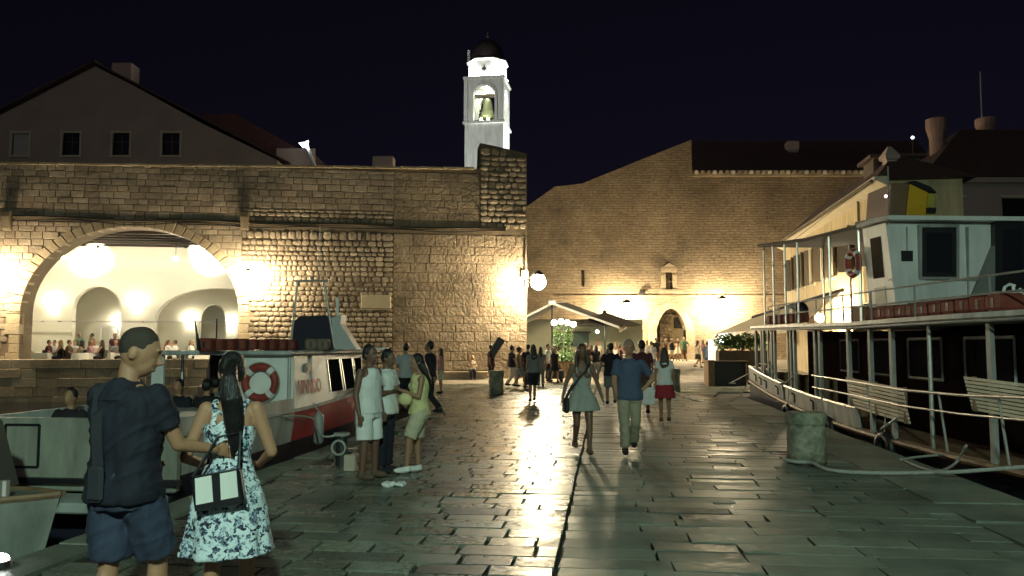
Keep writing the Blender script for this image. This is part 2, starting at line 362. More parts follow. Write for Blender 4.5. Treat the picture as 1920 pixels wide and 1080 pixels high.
# facing stones
def rectstone(k, inset, matl, dome=.05):
    q = random.Random(k); b = MB(); o_ = [(-.5, -.5), (0, -.5), (.5, -.5), (.5, 0), (.5, .5), (0, .5), (-.5, .5), (-.5, 0)]
    o_ = [(x*q.uniform(.95, 1), z*q.uniform(.93, 1)) for x, z in o_]; vs = [(x, 0, z) for x, z in o_]+[(x*.99, -.6, z*.985) for x, z in o_]+[(x*(1-inset*.7), -1+q.uniform(-.12, .2), z*(1-inset)) for x, z in o_]+[(q.uniform(-.1, .1), -1-dome*q.random(), q.uniform(-.1, .1))]
    fs = [(j*8+i, j*8+(i+1) % 8, (j+1)*8+(i+1) % 8, (j+1)*8+i) for j in (0, 1) for i in range(8)]+[(16+i, 16+(i+1) % 8, 24) for i in range(8)]
    b.add(vs, fs); me = b.mesh('stone'); me.materials.append(matl); return me
def stonemesh(k, e, inset, matl):
    q = random.Random(k); b = MB(); n = 10; rings = []
    for y, f in ((0, 1.0), (-.72, .97), (-1, 1-inset)):
        r = []
        for i in range(n):
            a = 2*math.pi*(i+.5)/n+.01; c, s_ = math.cos(a), math.sin(a)
            rr = .5/((abs(c)**e+abs(s_)**e)**(1/e)); r.append([c*rr, y, s_*rr])
        rings.append((r, f))
    jit = [(q.uniform(.93, 1.0), q.uniform(.93, 1.0)) for _ in range(n)]; vs = []
    for r, f in rings:
        for i, (x, y, z) in enumerate(r): vs.append((x*f*jit[i][0], y*(q.uniform(.75, 1.1) if y < -.9 else 1), z*f*jit[i][1]))
    vs.append((q.uniform(-.1, .1), -1.08-q.uniform(0, .15), q.uniform(-.1, .1))); c = len(vs)-1
    fs = [(j*n+i, j*n+(i+1) % n, (j+1)*n+(i+1) % n, (j+1)*n+i) for j in (0, 1) for i in range(n)]+[(2*n+i, 2*n+(i+1) % n, c) for i in range(n)]
    b.add(vs, fs); me = b.mesh('stone'); me.materials.append(matl); return me
ASH = [rectstone(k, .07, m_ash, .2) for k in range(8)]; RUB = [stonemesh(20+k, 3.6, .2, m_rub) for k in range(10)]; ERO = [rectstone(40+k, .05, m_ero, .1) for k in range(8)]
sM, sE = lw(452, 520)[0], lw(737, 520)[0]; sT = lw(900, 290)[0]
stones = []
ztop = lw(450, 312)[1]; zled = lambda s: lw(0, 407)[1]+(lw(975, 432)[1]-lw(0, 407)[1])*s/LW.L
def inarch(s, z, k):
    if z < z0: return sL-k < s < sR+k
    return ((s-sc_)/(aa+k))**2+((z-z0)/(bb+k))**2 < 1
def fill(z_lo, z_hi, s_lo, s_hi, hr, wr, kind, dep, gap):
    z = z_lo
    while z < z_hi-.1:
        h = rnd.uniform(*hr); h = h if z_hi-z-h > .14 else z_hi-z
        s = s_lo-rnd.uniform(0, .3) if s_lo < -3 else s_lo
        while s < s_hi-.05:
            w = rnd.uniform(*wr); w = w if s_hi-s-w > .2 else s_hi-s
            hh = h*rnd.uniform(.86, 1.02) if kind == 1 else h
            if not inarch(s+w/2, z+h/2, .38 if z > z0 else .5) and not (s+w/2 > s_hi): stones.append((s+w/2, z+hh/2, w-gap, hh-gap, kind, rnd.uniform(*dep)))
            s += w
        z += h
zl = 4.0
ZL = zled(sM)
fill(-.6, ZL-.12, -8.9, sM, (.26, .36), (.36, .8), 0, (.02, .04), .018)
fill(-.4, ZL-.3, sM, sE, (.2, .31), (.2, .46), 1, (.035, .075), .03)
fill(-.3, ZL-.35, sE, LW.L-.02, (.34, .5), (.5, 1.1), 2, (.01, .025), .016)
fill(ZL+.14, ztop-.03, -8.9, sM, (.24, .34), (.34, .75), 0, (.02, .04), .016)
fill(ZL+.1, ZL+.75, sM, sE, (.19, .27), (.22, .45), 1, (.03, .06), .028)
fill(ZL+.75, ztop-.03, sM, sE, (.24, .34), (.34, .75), 0, (.02, .04), .016)
fill(ZL+1.0, ztop-.03, sE, sT, (.28, .4), (.45, .9), 2, (.01, .022), .016)
fill(ZL+0, ZL+1.0, sE, sT, (.28, .4), (.45, .9), 2, (.01, .025), .016)
fill(ZL+0, ztop+1.35, sT+.02, LW.L-.02, (.24, .36), (.3, .6), 1, (.04, .1), .03)
stones.sort(key=lambda q: (not (-.3 < q[0] < LW.L and q[1] > .9), -(q[2]*q[3])))
zA, zB = lw(900, 268)[1], lw(988, 288)[1]
stones = [q for q in stones if q[0] < sT or q[1]+q[3]/2 < zA+(zB-zA)*(q[0]-sT)/(LW.L-sT)-.03]
restm = [MB(), MB(), MB()]
cnt = [0, 0, 0]; lim = [130, 90, 80]
for (s, z, w, h, kind, d) in stones:
    me = (ASH, RUB, ERO)[kind][rnd.randrange(8)]; p = LW.pt(s, -.004, z); tw = rnd.gauss(0, .02 if kind == 1 else .006)
    if cnt[kind] < lim[kind]:
        cnt[kind] += 1
        o = bpy.data.objects.new('stone', me); col.objects.link(o); o.parent = lwall; o.location = p-lwall.location; o.rotation_euler = (0, tw, LW.ang); o.scale = (w, d, h)
    else:
        m4 = Matrix.Translation(p)@Matrix.Rotation(LW.ang, 4, 'Z')@Matrix.Rotation(tw, 4, 'Y')@Matrix.Diagonal((w, d, h, 1))
        restm[kind].add([m4@v.co for v in me.vertices], [tuple(f.vertices) for f in me.polygons])
for b, m, n in zip(restm, (m_ash, m_rub, m_ero), ('ashlar_stones', 'rubble_stones', 'weathered_stones')): tag(b.build(n, m, lwall), kind='stuff')
# drip ledge, cable, corbels, coping
b = MB(); prev = None
pts = [LW.pt(s, .06, zled(s)+.05*math.sin(s*.9)) for s in [x*.8-3 for x in range(int((LW.L+2.6)/.8)+1)]]
b.tube(pts, .07, 6); b.build('ledge', m_mort, lwall)
b = MB(); b.tube([p+Vector((0, -.06, -.13+.05*math.sin(i))) for i, p in enumerate(pts)], .028, 5); b.build('cable', m_black, lwall)
for px in (15, 460):
    s, z = lw(px, 412); b = MB()
    q = [(0, -.55), (.14, -.42), (.32, .1), (.32, .38), (0, .38)]
    b.prism([LW.pt(s-.2, n, z+dz) for n, dz in q], LW.u*.4); b.build('corbel', m_mort, lwall, bevel=.03)
s = -4
while s < sT-.3:
    w = min(rnd.uniform(.7, 1.3), sT-.3-s+.01)
    b = MB(); zt = lw(0, 307)[1]+(lw(898, 317)[1]-lw(0, 307)[1])*max(0, s)/lw(898, 317)[0]
    b.box(LW.pt(s+w/2, -.3, zt+.03), (w-.015, .85, .12), LW.ang); b.build('coping_stone', m_vous, lwall, bevel=.015); s += w
# plaque
s, z = lw(705, 566); pl = thing('wall_plaque', 'pale rectangular stone plaque fixed to the harbour wall', 'plaque', LW.pt(s, .05, z))
b = MB(); b.box(LW.pt(s, .07, z), (1.42, .12, .66), LW.ang); b.build('slab', M('plaque stone', (.46, .4, .27), .7, var=.06), pl, bevel=.02)
b = MB(); b.box(LW.pt(s, .05, z-.37), (1.5, .16, .06), LW.ang); b.build('sill', m_vous, pl)
# stone bench at the wall foot
s0, s1 = lw(825, 700)[0], lw(912, 700)[0]
bn = thing('stone_bench', 'low stone bench along the foot of the harbour wall', 'bench', LW.pt(s0, .5, 0))
b = MB(); b.box(LW.pt((s0+s1)/2, .45, .41), (s1-s0, .6, .1), LW.ang); b.build('seat', m_vous, bn, bevel=.02)
b = MB(); b.box(LW.pt((s0+s1)/2, .4, .18), (s1-s0-.2, .42, .36), LW.ang); b.build('base', m_ash, bn)
s0, s1 = lw(40, 690)[0], lw(440, 690)[0]
# terrace wall under the arch
tw = thing('terrace_wall', 'low pale stone wall below the restaurant arch at the water', 'wall', LW.pt(s0, .3, 0))
z = -1.0
while z < FLOORZ+.3:
    s = -5; h = .42
    while s < sR+.6:
        w = rnd.uniform(.6, 1.2); b = MB(); b.box(LW.pt(s+w/2, .42+rnd.uniform(-.02, .02), z+h/2), (w-.012, .5, h-.012), LW.ang); b.build('block', m_vous, tw, bevel=.012); s += w
    z += h

# ================================================================ RESTAURANT behind the arch
BN = -8.0
room = thing('restaurant_room', 'cream vaulted restaurant hall seen through the wide arch', 'room', LW.pt(sc_, -4, FLOORZ))
x0, x1 = sL-3.2, sR+2.2
def backprof(openings):
    q = [(x0, FLOORZ-.02)]
    for c, w, zs, h in openings:
        q += [(c-w, FLOORZ-.02), (c-w, zs)]+[(c-w*math.cos(math.pi*i/16), zs+h*math.sin(math.pi*i/16)) for i in range(1, 16)]+[(c+w, zs), (c+w, FLOORZ-.02)]
    return q+[(x1, FLOORZ-.02), (x1, 7.6), (x0, 7.6)]
def bp(px, py): return LW.hit(px, py, BN)
c1 = (bp(135, 600)[0]+bp(226, 600)[0])/2; w1 = (bp(226, 600)[0]-bp(135, 600)[0])/2; zt1 = bp(180, 537)[1]
c2 = (bp(290, 600)[0]+bp(520, 600)[0])/2; w2 = (bp(520, 600)[0]-bp(290, 600)[0])/2; zt2 = bp(400, 540)[1]
b = MB(); b.prism([LW.pt(s, BN, z) for s, z in backprof([(c1, w1, zt1-w1, w1), (c2, w2, zt2-1.9, 1.9)])], -LW.nv*.55); b.build('back_wall', m_roomw, room)
b = MB(); b.prism([LW.pt(s, BN-3.2, z) for s, z in backprof([(c1+.9, .6, zt1-1.1, .6), (c2-.9, .75, zt2-1.7, .9), (c2+1.6, .8, zt2-1.7, .9)])], -LW.nv*.3); b.build('rear_wall', m_roomw, room)
b = MB(); b.box(LW.pt((x0+x1)/2, BN-5.5, 3), (14, .2, 6), LW.ang); b.build('end_wall', m_roomw, room)
for x in (x0-.15, x1+.15):
    b = MB(); b.box(LW.pt(x, (BN-5.5-WT)/2, 4.0), (.3, -BN+5.5-WT-.1, 7.2), LW.ang); b.build('side_wall', m_roomw, room)
b = MB(); b.box(LW.pt((x0+x1)/2, (BN-5.5)/2+.4, FLOORZ-.1), (x1-x0, -BN+5.4, .2), LW.ang); b.build('floor', m_pave2, room)
b = MB(); b.box(LW.pt((x0+x1)/2, (BN-5.5-WT)/2, 7.72), (x1-x0+.6, -BN+5.5-WT, .2), LW.ang); b.build('ceiling', m_wood, room)
for i in range(7):
    b = MB(); b.box(LW.pt((x0+x1)/2, -WT-.6-i*1.0, 7.42), (x1-x0, .22, .4), LW.ang); b.build('ceiling_beam', m_wood, room)
# curved cove where back wall turns into the vault
b = MB(); n = 10; rg = []
for i in range(n+1):
    a = math.pi/2*i/n; rg.append((BN+.02+1.4*(1-math.cos(a)), 5.9+1.25*math.sin(a)))
for i in range(n): b.add([LW.pt(x0, rg[i][0], rg[i][1]), LW.pt(x1, rg[i][0], rg[i][1]), LW.pt(x1, rg[i+1][0], rg[i+1][1]), LW.pt(x0, rg[i+1][0], rg[i+1][1])], [(0, 1, 2, 3)])
b.build('vault', m_roomw, room, smooth=True)
b = MB(); b.box(LW.pt((x0+x1)/2, BN+.6, bp(300, 604)[1]), (x1-x0, .07, .07), LW.ang); b.build('tie_rail', m_steel, room)
# door frame in the left opening, dark partition glazing on the right
for px, w, c, n_ in ((204, .9, m_white, 'door'), (420, .08, m_dark, 'glazing_post')):
    s, z = LW.hit(px, 640, BN-1); b = MB()
    if n_ == 'door':
        for dx in (-.45, .0, .45): b.box(LW.pt(s+dx, BN-1, FLOORZ+1.05), (.07, .07, 2.1), LW.ang)
        b.box(LW.pt(s, BN-1, FLOORZ+2.13), (1.0, .08, .08), LW.ang)
    else: b.box(LW.pt(s, BN+1.0, FLOORZ+1.3), (.07, .07, 2.6), LW.ang)
    b.build(n_, c, room)
def spotlamp(p, target, power, size, label, group, color=(1, .94, .8), blend=.35, name='spot_lamp', emit=True):
    t = thing(name, label, 'lamp', p, group); d = (Vector(target)-Vector(p)).normalized()
    b = MB(); p = Vector(p); b.tube([p-d*.22, p-d*.02], .07, 10); b.build('housing', m_dark, t)
    b = MB(); b.tube([p-d*.22, p-d*.22+Vector((0, 0, .14))], .02, 6); b.build('bracket', m_dark, t)
    b = MB(); b.tube([p-d*.03, p-d*.025], .062, 10); b.build('lens', EM('spot lens', color, 30), t)
    l = bpy.data.lights.new('spot', 'SPOT'); l.energy = power; l.spot_size = R(size); l.spot_blend = blend; l.color = color; l.shadow_soft_size = .06
    o = bpy.data.objects.new('spot_light', l); col.objects.link(o); o.parent = t; o.location = d*.05; o.rotation_euler = d.to_track_quat('-Z', 'Y').to_euler()
    return t
for px, tx, nm in ((183, 180, 'left'), (350, 392, 'right')):
    s, z = LW.hit(px, 462, BN+2.3); p = LW.pt(s, BN+2.3, z-.05); s2, z2 = LW.hit(tx, 478, BN)
    spotlamp(p, LW.pt(s2, BN, z2), 2000, 56, 'black spotlight under the restaurant ceiling, %s of the pair washing the back wall' % nm, 'restaurant ceiling spotlights')
def globe_emit(t, p, r, c, s, name='bulb'):
    b = MB(); b.ell(p, r, 8, 6); return b.build(name, EM('lamp glow %s %.0f' % (str(c), s), c, s), t, smooth=True)
def sconce(p, nrm, label):
    p = Vector(p); nrm = Vector(nrm)
    t = thing('wall_sconce', label, 'lamp', p, 'restaurant wall sconces'); u = nrm.cross(Vector((0, 0, 1)))
    b = MB(); rings = []
    for z, r in ((-.06, .1), (0, .17), (.06, .17)): rings.append([p+u*r*math.cos(a)+nrm*(.02+abs(r*math.sin(a)))+Vector((0, 0, z)) for a in [math.pi*i/8 for i in range(9)]])
    for k in range(2):
        for i in range(8): b.add([rings[k][i], rings[k][i+1], rings[k+1][i+1], rings[k+1][i]], [(0, 1, 2, 3)])
    b.build('cup', m_steel, t)
    globe_emit(t, p+nrm*.1+Vector((0, 0, .09)), .06, (1, .91, .7), 900)
    globe_emit(t, p+nrm*.07+Vector((0, 0, -.12)), .035, (1, .91, .7), 700)
    return t
for px, nm in ((101, 'left of the small arched recess'), (257, 'between the two inner arches')):
    s, z = bp(px, 571); sconce(LW.pt(s, BN, z), LW.nv, 'up and down wall light on the restaurant wall, '+nm)
s, z = bp(410, 640); sconce(LW.pt(c2-2.2, BN-3.2, 3.2), LW.nv, 'up and down wall light at the left end inside the large inner arch')
sconce(LW.pt(c2+.2, BN-3.2, 3.0), LW.nv, 'up and down wall light deep inside the large inner arch')
sconce(LW.pt(c1+.2, BN-3.2, 3.0), LW.nv, 'up and down wall light deep inside the small arched recess')
s, z = bp(320, 480)
# hanging fill lamps added to give the hall its even light
for k, px in enumerate((120, 330)):
    s, z = LW.hit(px, 470, -4.5); p = LW.pt(s, -4.5, 6.3)
    t = thing('fill_lamp', 'added fill lamp hanging in the restaurant hall, %s one' % ('left', 'right')[k], 'lamp', p, 'restaurant fill lamps')
    b = MB(); b.tube([p+Vector((0, 0, .12)), LW.pt(s, -4.5, 7.6)], .012, 5); b.build('cord', m_black, t)
    b = MB(); b.tube([p+Vector((0, 0, .14)), p+Vector((0, 0, .05))], [.05, .2], 12); b.build('shade', m_white, t)
    globe_emit(t, p-Vector((0, 0, .03)), .1, (1, .92, .72), 1250)

# ================================================================ wall lamps
def wall_lamp(root, out, up, power, label, r=.2, c=(1, .82, .52), cage=True, shield=False):
    """lantern on a bracket: root on the wall, globe at the bracket's end"""
    root = Vector(root); e = root+Vector(out); t = thing('wall_lantern', label, 'lamp', root, 'wall lanterns')
    b = MB(); d = Vector(out).normalized(); b.box(root+d*.03, (.2, .06, .4), math.atan2(d.y, d.x)+math.pi/2); b.build('back_plate', m_dark, t)
    b = MB(); b.tube([root+Vector((0, 0, .12)), root+Vector(out)*.5+Vector((0, 0, .34)), e+Vector((0, 0, .3)), e+Vector((0, 0, r))], .022, 6); b.build('bracket', m_dark, t)
    b = MB(); b.tube([e+Vector((0, 0, r*.95)), e+Vector((0, 0, r*1.35)), e+Vector((0, 0, r*1.6))], [r*.8, r*.5, .02], 10); b.build('cap', m_dark, t)
    A = 4*math.pi*r*r; b = MB(); b.ell(e, r, 10, 7); b.build('globe', EM('lantern %d' % power, c, power/(math.pi*A)), t, smooth=True)
    if shield:
        d = Vector(out).normalized(); x_ = d.cross(Vector((0, 0, 1))); b = MB(); q = [[e+d*(r*1.15*math.cos(a)+.0)+x_*r*2.0*math.sin(a)+Vector((0, 0, zz)) for a in [R(-70+20*i) for i in range(8)]] for zz in (-r*1.5, r*1.3)]
        for i in range(7): b.hexa([q[0][i], q[0][i+1], q[1][i+1], q[1][i]], [p_+d*.02 for p_ in (q[0][i], q[0][i+1], q[1][i+1], q[1][i])])
        b.build('shield', m_dark, t)
    return t
s, z = lw(-8, 520); wall_lamp(LW.pt(s, 0, z+.1), LW.nv*.9, 0, 1500, 'glaring wall lantern at the left edge beside the big arch', .24)
s, z = lw(472, 525); wall_lamp(LW.pt(s, 0, z+.1), LW.nv*.9, 0, 1500, 'glaring wall lantern just right of the big arch', .24)
s, z = lw(985, 535); wall_lamp(LW.pt(LW.L-.05, 0, z+.1), LW.nv*.75+LW.u*.5, 0, 3300, 'glaring lantern on a bracket at the harbour wall corner', .38)
b = MB(); p = LW.pt(LW.L-.12, .06, 0); b.tube([p+Vector((0, 0, z+.5)), p+Vector((0, 0, z+2.4))], .04, 6)
cp = thing('conduit', 'dark conduit pipe above the corner lantern', 'pipe', p); b.build('pipe', m_dark, cp)
b = MB(); b.box(p+Vector((0, -.02, z+.55)), (.3, .16, .4), LW.ang); b.build('junction_box', m_cream, cp)
# ================================================================ FAR CITY WALL with the gate
FY = 61.0
def fp(px, py): p = W(px, py, FY); return p.x, p.z
def FPt(x, z, n=0): return Vector((x, FY-n, z))
gl, gr, gt = fp(1231, 620)[0], fp(1286, 620)[0], fp(1258, 579)[1]; gs = fp(1258, 618)[1]
gc = (gl+gr)/2; hw = (gr-gl)/2
def ogee(k, n=8):
    q = []
    for i in range(n+1):
        a = i/n; q.append((gl-k+(hw+k)*a**1.25, gs+(gt+k*.9-gs)*math.sin(math.pi/2*a)**.9))
    return q+[(2*gc-x, z) for x, z in q[-2::-1]]
prof = [(fp(930, 600)[0], -.5), (gl, -.5)]+ogee(0)+[(gr, -.5), (fp(1790, 600)[0], -.5)]
for px, py in ((1790, 333), (1620, 326), (1500, 325), (1298, 326), (1296, 262), (1200, 300), (1092, 344), (1040, 350), (988, 387), (930, 420)): prof.append(fp(px, py))
fwall = thing('city_wall', 'tall brown far city wall with pointed gateway and stepped skyline', 'wall', (gc, FY, 0))
b = MB(); b.prism([FPt(x, z) for x, z in prof], (0, 2.2, 0)); fw = b.build('masonry', m_far, fwall)
nx0, nx1, nz0, nz1 = fp(1248, 540)[0], fp(1261, 540)[0], fp(1250, 542)[1], fp(1250, 517)[1]
cb = MB(); cb.box(((nx0+nx1)/2, FY, (nz0+nz1)/2), (nx1-nx0, .9, nz1-nz0)); cb.tube([((nx0+nx1)/2, FY-.45, nz1), ((nx0+nx1)/2, FY+.45, nz1)], (nx1-nx0)/2, 14)
c2b = MB(); q0, q1 = fp(1090, 537), fp(1096, 506); c2b.box(((q0[0]+q1[0])/2, FY, (q0[1]+q1[1])/2), (q1[0]-q0[0], 1.2, q1[1]-q0[1]))
try:
    bx = MB(); bx.box(((nx0+nx1)/2, FY, (nz0+nz1)/2+.1), (nx1-nx0, .9, nz1-nz0+.3)); cut(fw, bx); cut(fw, c2b)
except Exception as e: print('cut', e)
# gate surround
og, oo = ogee(0), ogee(.62)
for i in range(len(og)-1):
    b = MB(); b.hexa([FPt(*og[i], -.9), FPt(*og[i+1], -.9), FPt(*oo[i+1], -.9), FPt(*oo[i], -.9)], [FPt(*og[i], .12), FPt(*og[i+1], .12), FPt(*oo[i+1], .12), FPt(*oo[i], .12)])
    b.build('gate_arch_stone', m_vous, fwall, bevel=.01)
for x, sg in ((gl, -1), (gr, 1)):
    z = .2
    while z < gs-.02:
        h = min(.5, gs-z); b = MB(); b.box((x+sg*.31, FY+.35, z+h/2), (.62, .95, h-.012)); b.build('gate_jamb_stone', m_vous, fwall, bevel=.01); z += h
# inside the gate: rubble pier, dark doorway, little window
b = MB(); b.box((gc, FY+2.4, 2.5), (hw*2+1.6, .3, 5)); b.build('passage_wall', m_rub, fwall)
px0, px1 = fp(1242, 600)[0], fp(1268, 600)[0]
z = .3; k = 0
while z < 4.6:
    x = px0; h = rnd.uniform(.22, .34)
    while x < px1-.05:
        w = min(rnd.uniform(.22, .45), px1-x); b = MB(); b.box((x+w/2, FY+1.5, z+h/2), (w-.03, .6+rnd.uniform(-.03, .03), h-.03)); b.build('pier_stone', m_rub, fwall, bevel=.03); x += w
    z += h
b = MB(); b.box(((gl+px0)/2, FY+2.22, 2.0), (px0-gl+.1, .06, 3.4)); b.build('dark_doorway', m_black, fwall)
wx0, wx1 = fp(1269, 600)[0], fp(1283, 600)[0]; wz0, wz1 = fp(1276, 615)[1], fp(1276, 594)[1]
b = MB(); b.box(((wx0+wx1)/2, FY+1.3, (wz0+wz1)/2), (wx1-wx0, .1, wz1-wz0)); b.build('gate_window', m_pane, fwall)
b = MB()
for zz in (wz0-.1, wz1+.1): b.box(((wx0+wx1)/2, FY+1.26, zz), (wx1-wx0+.3, .25, .16))
b.box((wx0-.1, FY+1.26, (wz0+wz1)/2), (.16, .25, wz1-wz0+.04)); b.box(((wx0+wx1)/2, FY+1.35, wz0/2-.05), (wx1-wx0+.3, .2, wz0-.2)); b.build('window_surround', m_vous, fwall)
# string course, ledge pieces
b = MB(); z = fp(1300, 555)[1]; b.box(((fp(1055, 555)[0]+fp(1500, 555)[0])/2, FY-.07, z), (fp(1500, 0)[0]-fp(1055, 0)[0], .14, .1)); b.build('string_course', m_vous, fwall)
x, z = fp(1203, 549); b = MB(); b.box((x, FY-.2, z), (.4, .4, .28)); b.build('floodlight_box', m_dark, fwall, bevel=.04)
# niche frame and statue
nm = (nx0+nx1)/2
b = MB()
for x in (nx0-.16, nx1+.16): b.box((x, FY-.08, (nz0+nz1)/2), (.3, .2, nz1-nz0+.1))
b.box((nm, FY-.12, nz0-.12), (1.5, .34, .16)); b.box((nm, FY-.12, nz1+.42), (1.15, .3, .3)); b.prism([(nm-.6, FY-.25, nz1+.58), (nm+.6, FY-.25, nz1+.58), (nm, FY-.25, nz1+1.0)], (0, .25, 0)); b.build('niche_frame', m_vous, fwall, bevel=.01)
st = thing('niche_statue', 'small robed statue standing in the niche above the gate', 'statue', (nm, FY+.15, nz0))
b = MB(); zz = nz0
b.loft([[(nm+r*math.cos(a), FY+.15+r*.8*math.sin(a), zz+h) for a in [2*math.pi*i/10 for i in range(10)]] for h, r in ((0, .2), (.25, .17), (.5, .14), (.62, .16), (.72, .14), (.78, .06))]); b.ell((nm, FY+.13, zz+.88), (.075, .08, .1))
b.tube([(nm-.13, FY+.12, zz+.68), (nm-.18, FY+.0, zz+.5), (nm-.05, FY-.03, zz+.52)], [.045, .04, .03], 6); b.tube([(nm+.13, FY+.12, zz+.68), (nm+.19, FY+.02, zz+.5), (nm+.1, FY-.05, zz+.58)], [.045, .04, .03], 6)
b.build('figure', M('statue stone', (.2, .16, .11), .8), st, smooth=True)
# cornice with tile ends on the right half of the wall
x0_, x1_ = fp(1298, 326)[0], fp(1640, 326)[0]; zc_ = fp(1298, 326)[1]
b = MB(); b.box(((x0_+x1_)/2, FY-.1, zc_-.12), (x1_-x0_, .5, .2)); b.build('cornice', m_vous, fwall)
n = 30
for i in range(n):
    x = x0_+(i+.5)*(x1_-x0_)/n; b = MB(); b.tube([(x, FY-.45, zc_+.02), (x, FY+.5, zc_+.25)], .16, 8); b.build('cornice_tile', m_vous if i % 3 else m_plaster, fwall)
for px, yr, nm_ in ((1170, 585, 'left'), (1345, 578, 'right')):
    x, z = fp(px, yr); wall_lamp((x, FY, z+.1), (0, -1.5, 0), 0, 2900, 'glaring wall lantern on the far city wall, %s of the gate' % nm_, .5)
# roof and chimney behind the far wall
rf = thing('tiled_roof', 'dark tiled roof rising behind the far city wall', 'roof', (fp(1500, 300)[0], 67, 15))
a, c_ = W(1285, 322, 64), W(1760, 322, 64); d, e = W(1300, 264, 70), W(1720, 264, 70)
b = MB(); b.hexa([a, c_, c_+Vector((0, 12, 0)), a+Vector((0, 12, 0))], [d, e, e+Vector((0, .6, 0)), d+Vector((0, .6, 0))]); b.build('slope', m_tile, rf)
def chimney(px0, px1, py0, py1, Y, label, flare=1.35):
    p = W((px0+px1)/2, py1, Y); w = (px1-px0)/FPX*Y/2; h = (py1-py0)/FPX*Y
    t = thing('chimney', label, 'chimney', p, 'rooftop chimneys'); b = MB()
    rg = lambda r, z: [p+Vector((r*x, r*y, z)) for x, y in ((-1, -1), (1, -1), (1, 1), (-1, 1))]
    b.loft([rg(w/flare, -1), rg(w/flare, h*.45), rg(w, h*.72), rg(w, h)]); b.build('stack', m_gable, t)
    b = MB(); b.loft([rg(w*.8, h), rg(w*.8, h+.12)]); b.build('cap', m_tile, t)
chimney(1475, 1496, 266, 310, 68, 'slim flared chimney on the dark roof behind the far wall')

# ================================================================ GABLED HOUSE behind the left wall
HY = 58
def hp(px, py, Y=HY): return W(px, py, Y)
gh = thing('gabled_house', 'dim plastered gabled house with four windows behind the harbour wall', 'building', hp(178, 330))
q = [(-190, 345), (-190, 305), (-40, 236), (178, 124), (250, 160), (380, 232), (520, 300), (520, 345)]
b = MB(); b.prism([hp(*p) for p in q], (0, 16, 0)); hw_ = b.build('wall', m_gable, gh)
WX = [(20, 58), (115, 153), (209, 246), (302, 340)]
for i, (a0, a1) in enumerate(WX):
    p, r = hp(a0, 293), hp(a1, 248); cb = MB(); cb.box(((p.x+r.x)/2, HY, (p.z+r.z)/2), (r.x-p.x, .5, r.z-p.z)); cut(hw_, cb)
    wn = MB()
    for x in (p.x, r.x): wn.box((x, HY-.03, (p.z+r.z)/2), (.14, .16, r.z-p.z+.2))
    for z in (p.z, r.z): wn.box(((p.x+r.x)/2, HY-.03, z), (r.x-p.x-.14, .16, .14))
    wo = wn.build('window', m_plaster, gh)
    b = MB(); b.box(((p.x+r.x)/2, HY+.2, (p.z+r.z)/2), (r.x-p.x, .05, r.z-p.z)); b.build('pane', m_pane, wo)
    b = MB(); b.box(((p.x+r.x)/2, HY+.16, (p.z+r.z)/2), (.07, .06, r.z-p.z)); b.box(((p.x+r.x)/2, HY+.158, (p.z+r.z)/2+.2), (r.x-p.x, .06, .06)); b.build('glazing_bar', m_shut, wo)
    if i == 0:
        b = MB()
        for k in range(6): b.box((p.x+.12+k*(r.x-p.x-.2)/6+.1, HY+.1, (p.z+r.z)/2), ((r.x-p.x)/7, .04, r.z-p.z-.1))
        b.build('curtain', M('curtain', (.5, .45, .42), .9), wo)
for A, B, nm in (((-200, 311), (181, 118), 'roof'), ((175, 118), (545, 310), 'roof')):
    p, r = hp(*A), hp(*B); up = Vector((0, 0, .16)); b = MB()
    b.hexa([p-Vector((0, .35, 0)), r-Vector((0, .35, 0)), r+Vector((0, 16.5, 0)), p+Vector((0, 16.5, 0))], [p-Vector((0, .35, 0))+up, r-Vector((0, .35, 0))+up, r+Vector((0, 16.5, 0))+up, p+Vector((0, 16.5, 0))+up]); b.build(nm, m_tile, gh)
b = MB(); p = hp(235, 150, 64); b.box(p, (1.6, 1.4, 2.4)); b.build('chimney', m_gable, gh)
ex = thing('lower_roof_house', 'low house with dark red roof right of the gabled house', 'building', W(480, 330, 63))
b = MB(); q = [(380, 345), (380, 215), (440, 213), (570, 285), (592, 290), (592, 345)]; b.prism([W(*p, 63) for p in q], (0, 8, 0)); b.build('roof', M('red roof', (.13, .055, .05), .85, var=.25, bump=.5, bscale=8), ex)
b = MB(); b.box(W(555, 298, 62.5), (3.0, .4, 1.6)); b.build('parapet', m_gable, ex)
p = W(571, 271, 61); t = thing('roof_floodlight', 'bright white floodlight on the roof right of the gabled house', 'lamp', p)
b = MB(); b.box(p+Vector((0, .2, -.1)), (.5, .3, .35)); b.build('housing', m_dark, t)
b = MB(); b.prism([p+Vector((-.42, -.1, .12)), p+Vector((-.1, -.1, -.22)), p+Vector((.32, -.1, -.3)), p+Vector((.3, -.1, .3)), p+Vector((.05, -.1, .15))], (0, .05, 0)); b.build('lens', EM('flood white', (.9, .96, 1), 14), t)
b = MB(); b.tube([p+Vector((.2, .2, -.2)), p+Vector((1.0, .2, -2.2))], .14, 6); b.build('post', m_white, t)
b = MB(); p = W(720, 306, 50); tag(b.box(p, (1.3, 1, .7)).build('parapet_block', m_gable, None, bevel=.02), 'small plain block on the parapet left of the bell tower', 'block')

